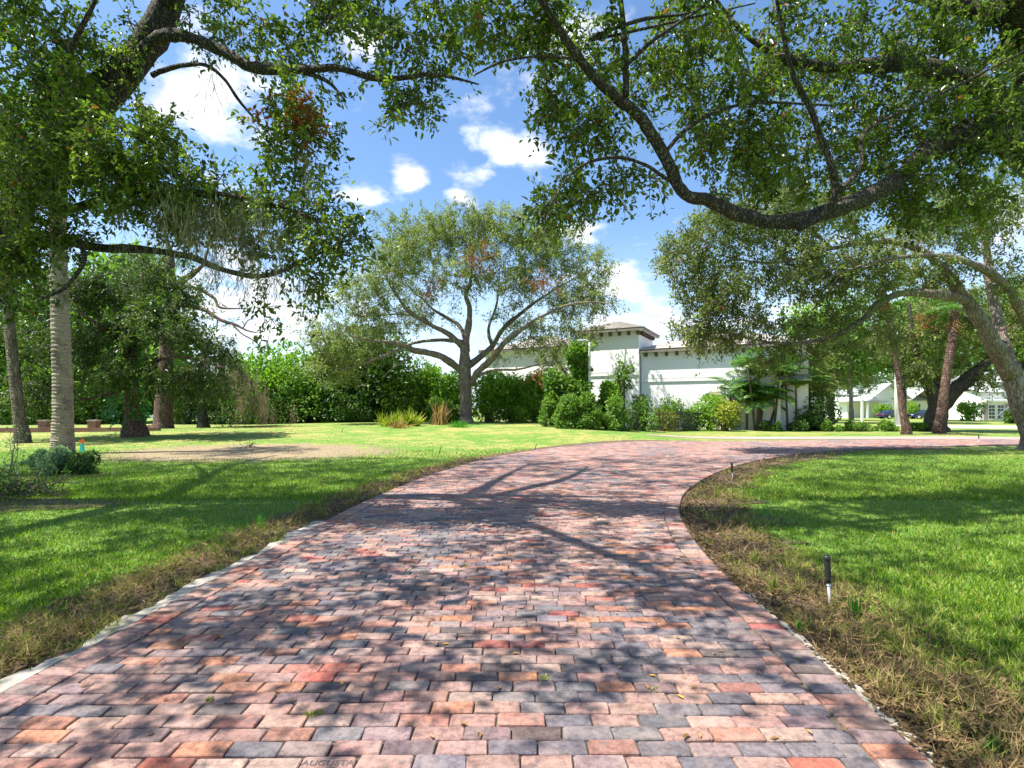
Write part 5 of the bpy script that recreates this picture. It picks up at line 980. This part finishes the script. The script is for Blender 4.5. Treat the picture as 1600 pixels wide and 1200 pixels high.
# ------------------------------------------------------------------ grass, dry edge litter, tufts
def scatter(n, dmin, dmax, power=2.):
    u = rng.random(n); y = 1/((1-u)/dmin+u/dmax) if power == 2 else dmin+(dmax-dmin)*u
    x = rng.uniform(-1.0, 1.0, n)*(y*1.1+1.3); return x, y
def sandy(x, y): pc = G(385, 706); return ((x-pc[0])/5.4)**2+((y-pc[1])/3.9)**2
b = B()
for n, d0, d1, hh, ww, tm in ((330000, 2.2, 9, .062, .0088, BLADE), (150000, 9, 20, .075, .017, BLADE3), (30000, 20, 34, .035, .03, BLADE3)):
    x, y = scatter(n, d0, d1); k = ~on_drive(x, y, .05); x, y = x[k], y[k]
    de = np.minimum(edge_dist(LEs, x, y)/.72, edge_dist(REs, x, y)/.92)
    noise = .5+.3*np.sin(x*3.1+y*1.7)+.3*np.sin(x*1.3-y*4.1+1)+.25*np.sin(x*7+y*5)
    keep = rng.random(len(x)) < np.clip((de-.80+noise*.45)*3.5, .012, 1)*np.where(y > 9, np.clip(sandy(x, y)*1.3-.5, .06, 1), 1)
    keep &= ~((x > 6) & (y > 26.9) & (y < 30.3)); x, y = x[keep], y[keep]; N = len(x)
    pos = np.c_[x, y, gz(x, y)-.004]; dv = nrm(np.c_[rng.normal(0, .55, (N, 2)), np.ones(N)]); h_ = hh*rng.uniform(.55, 1.25, N)*(.8+.4*(.5+.5*np.sin(x*2.3)*np.sin(y*1.9)))
    leaves(b, pos, dv, rv(N)*[1, 1, .1]+[0, 0, .02], h_, ww*rng.uniform(.7, 1.3, N), tm)
tag(link('grass', b.mesh('grass', M['grass'], attr='rnd')), 'short bright green lawn grass beside the driveway', 'grass', None, 'stuff')
b = B()
for E, w0, n, sg in ((LEs, .75, 13000, -1), (REs, .92, 11500, 1)):
    y = 1/((rng.random(n))*(1/2.0-1/18)+1/18); e = np.interp(y, E[:, 1], E[:, 0]); slope = np.interp(y, E[1:, 1], np.diff(E[:, 0])/np.maximum(np.diff(E[:, 1]), 1e-3)); x = e+sg*(np.abs(rng.beta(1.3, 1.7, n))*w0*np.hypot(1, slope)+np.where(y < 7.2, .17 if sg < 0 else .02, .03))
    kp = rng.random(n) < .25+.75*(np.sin(x*4.3+y*2.1)*np.sin(x*2.1-y*5.3+1) > -.15); x, y, e = x[kp], y[kp], e[kp]; n = len(x)
    hump = .07*np.exp(-((np.abs(x-e)-.45)/.35)**2); pos = np.c_[x, y, gz(x, y)+.015+rng.random(n)*hump*1.3]; d_ = nrm(np.c_[rng.normal(0, 1, (n, 2)), rng.uniform(-.05, .45, n)]); s = np.clip(y/6, .7, 2.)
    leaves(b, pos, d_, rv(n)*.6+[0, 0, 1], rng.uniform(.04, .15, n)*np.sqrt(s), rng.uniform(.003, .007, n)*s, BLADE)
for E, w0, n, sg in ((LEs, .75, 3500, -1), (REs, .95, 7500, 1)):
    y = 1/((rng.random(n))*(1/2.0-1/18)+1/18); e = np.interp(y, E[:, 1], E[:, 0]); slope = np.interp(y, E[1:, 1], np.diff(E[:, 0])/np.maximum(np.diff(E[:, 1]), 1e-3)); x = e+sg*rng.random(n)**1.2*w0*np.hypot(1, slope)+sg*np.where(y < 7.2, .16 if sg < 0 else .01, .03)
    pos = np.c_[x, y, gz(x, y)+.02+rng.random(n)*.03]; leaves(b, pos, rv(n)*[1, 1, .25], rv(n)*.5+[0, 0, 1], rng.uniform(.02, .065, n)*np.sqrt(np.clip(y/5, .8, 3)), rng.uniform(.010, .028, n)*np.sqrt(np.clip(y/5, .8, 3)), LEAF6, rng.random(n)*.55)
tag(link('dry_grass_litter', b.mesh('dry_grass_litter', M['straw'], attr='rnd')), 'dry straw and dead blades strewn along the driveway edges', 'litter', None, 'stuff')
b = B(); n = 640                                  # small ragged green tufts among the litter
for E, w0, sg in ((LEs, .8, -1), (REs, 1.15, 1)):
    y = 1/((rng.random(n//2))*(1/2.0-1/20)+1/20); e = np.interp(y, E[:, 1], E[:, 0]); slope = np.interp(y, E[1:, 1], np.diff(E[:, 0])/np.maximum(np.diff(E[:, 1]), 1e-3)); x = e+sg*rng.uniform(.1, 1, n//2)*w0*np.hypot(1, slope)
    i = np.repeat(np.arange(n//2), 26); N = len(i); pos = np.c_[x[i], y[i], gz(x[i], y[i])]+rng.normal(0, .03, (N, 3))*[1, 1, 0]
    leaves(b, pos, np.c_[rng.normal(0, .8, (N, 2)), np.ones(N)], rv(N)*[1, 1, .1], rng.uniform(.05, .16, N), .005*np.clip(y[i]/5, .9, 2.2), BLADE)
tag(link('border_tufts', b.mesh('border_tufts', M['tuft'], attr='rnd')), 'ragged yellow green tufts growing in the dry driveway borders', 'tufts', None, 'stuff')
def tuft(px, py, h, n, mat, label):
    g = G(px, py); t = thing('grass_tuft', label, 'plant', g, 'strappy tufts in the driveway border'); b = B(); a = rng.uniform(0, 6.28, n); lean = rng.uniform(.15, .9, n); d = np.c_[np.cos(a)*lean, np.sin(a)*lean, np.ones(n)]
    leaves(b, g+np.c_[rng.normal(0, .015, (n, 2)), np.zeros(n)], d, np.c_[np.cos(a), np.sin(a), np.zeros(n)]*-1+[0, 0, .4], h*rng.uniform(.6, 1.1, n), .011, BLADE); part('blades', b, M[mat], t, attr='rnd', kind='stuff')
for a in ((1335, 968, .17, 34, 'vine', 'dark green strappy tuft right of the nearest stake light'), (1250, 925, .15, 40, 'tuft', 'yellow green strappy tuft left of the nearest stake light'), (1210, 925, .14, 36, 'tuft', 'pale strappy tuft farthest left of the nearest stake light'), (1250, 990, .09, 18, 'vine', 'small green tuft below the nearest stake light'), (1420, 1000, .14, 30, 'tuft', 'tuft at the ragged lawn edge lower right'), (1465, 1130, .10, 24, 'tuft', 'tuft on bare mulch at lower right'), (1555, 1185, .09, 22, 'vine', 'tuft in the lower right corner'),
          (405, 828, .2, 36, 'vine', 'bluish green tuft on the left driveway border'), (180, 745, .25, 12, 'shrub_silver', 'small grey tuft beside the dark bush'), (1405, 1095, .10, 22, 'straw', 'dry tuft in the right mulch strip'), (1180, 880, .13, 34, 'tuft', 'tuft midway along the right mulch strip'), (1150, 820, .16, 40, 'tuft', 'bushy tuft where the drive begins to bend'), (1120, 780, .2, 50, 'tuft', 'larger tuft on the inside of the bend')): tuft(*a)
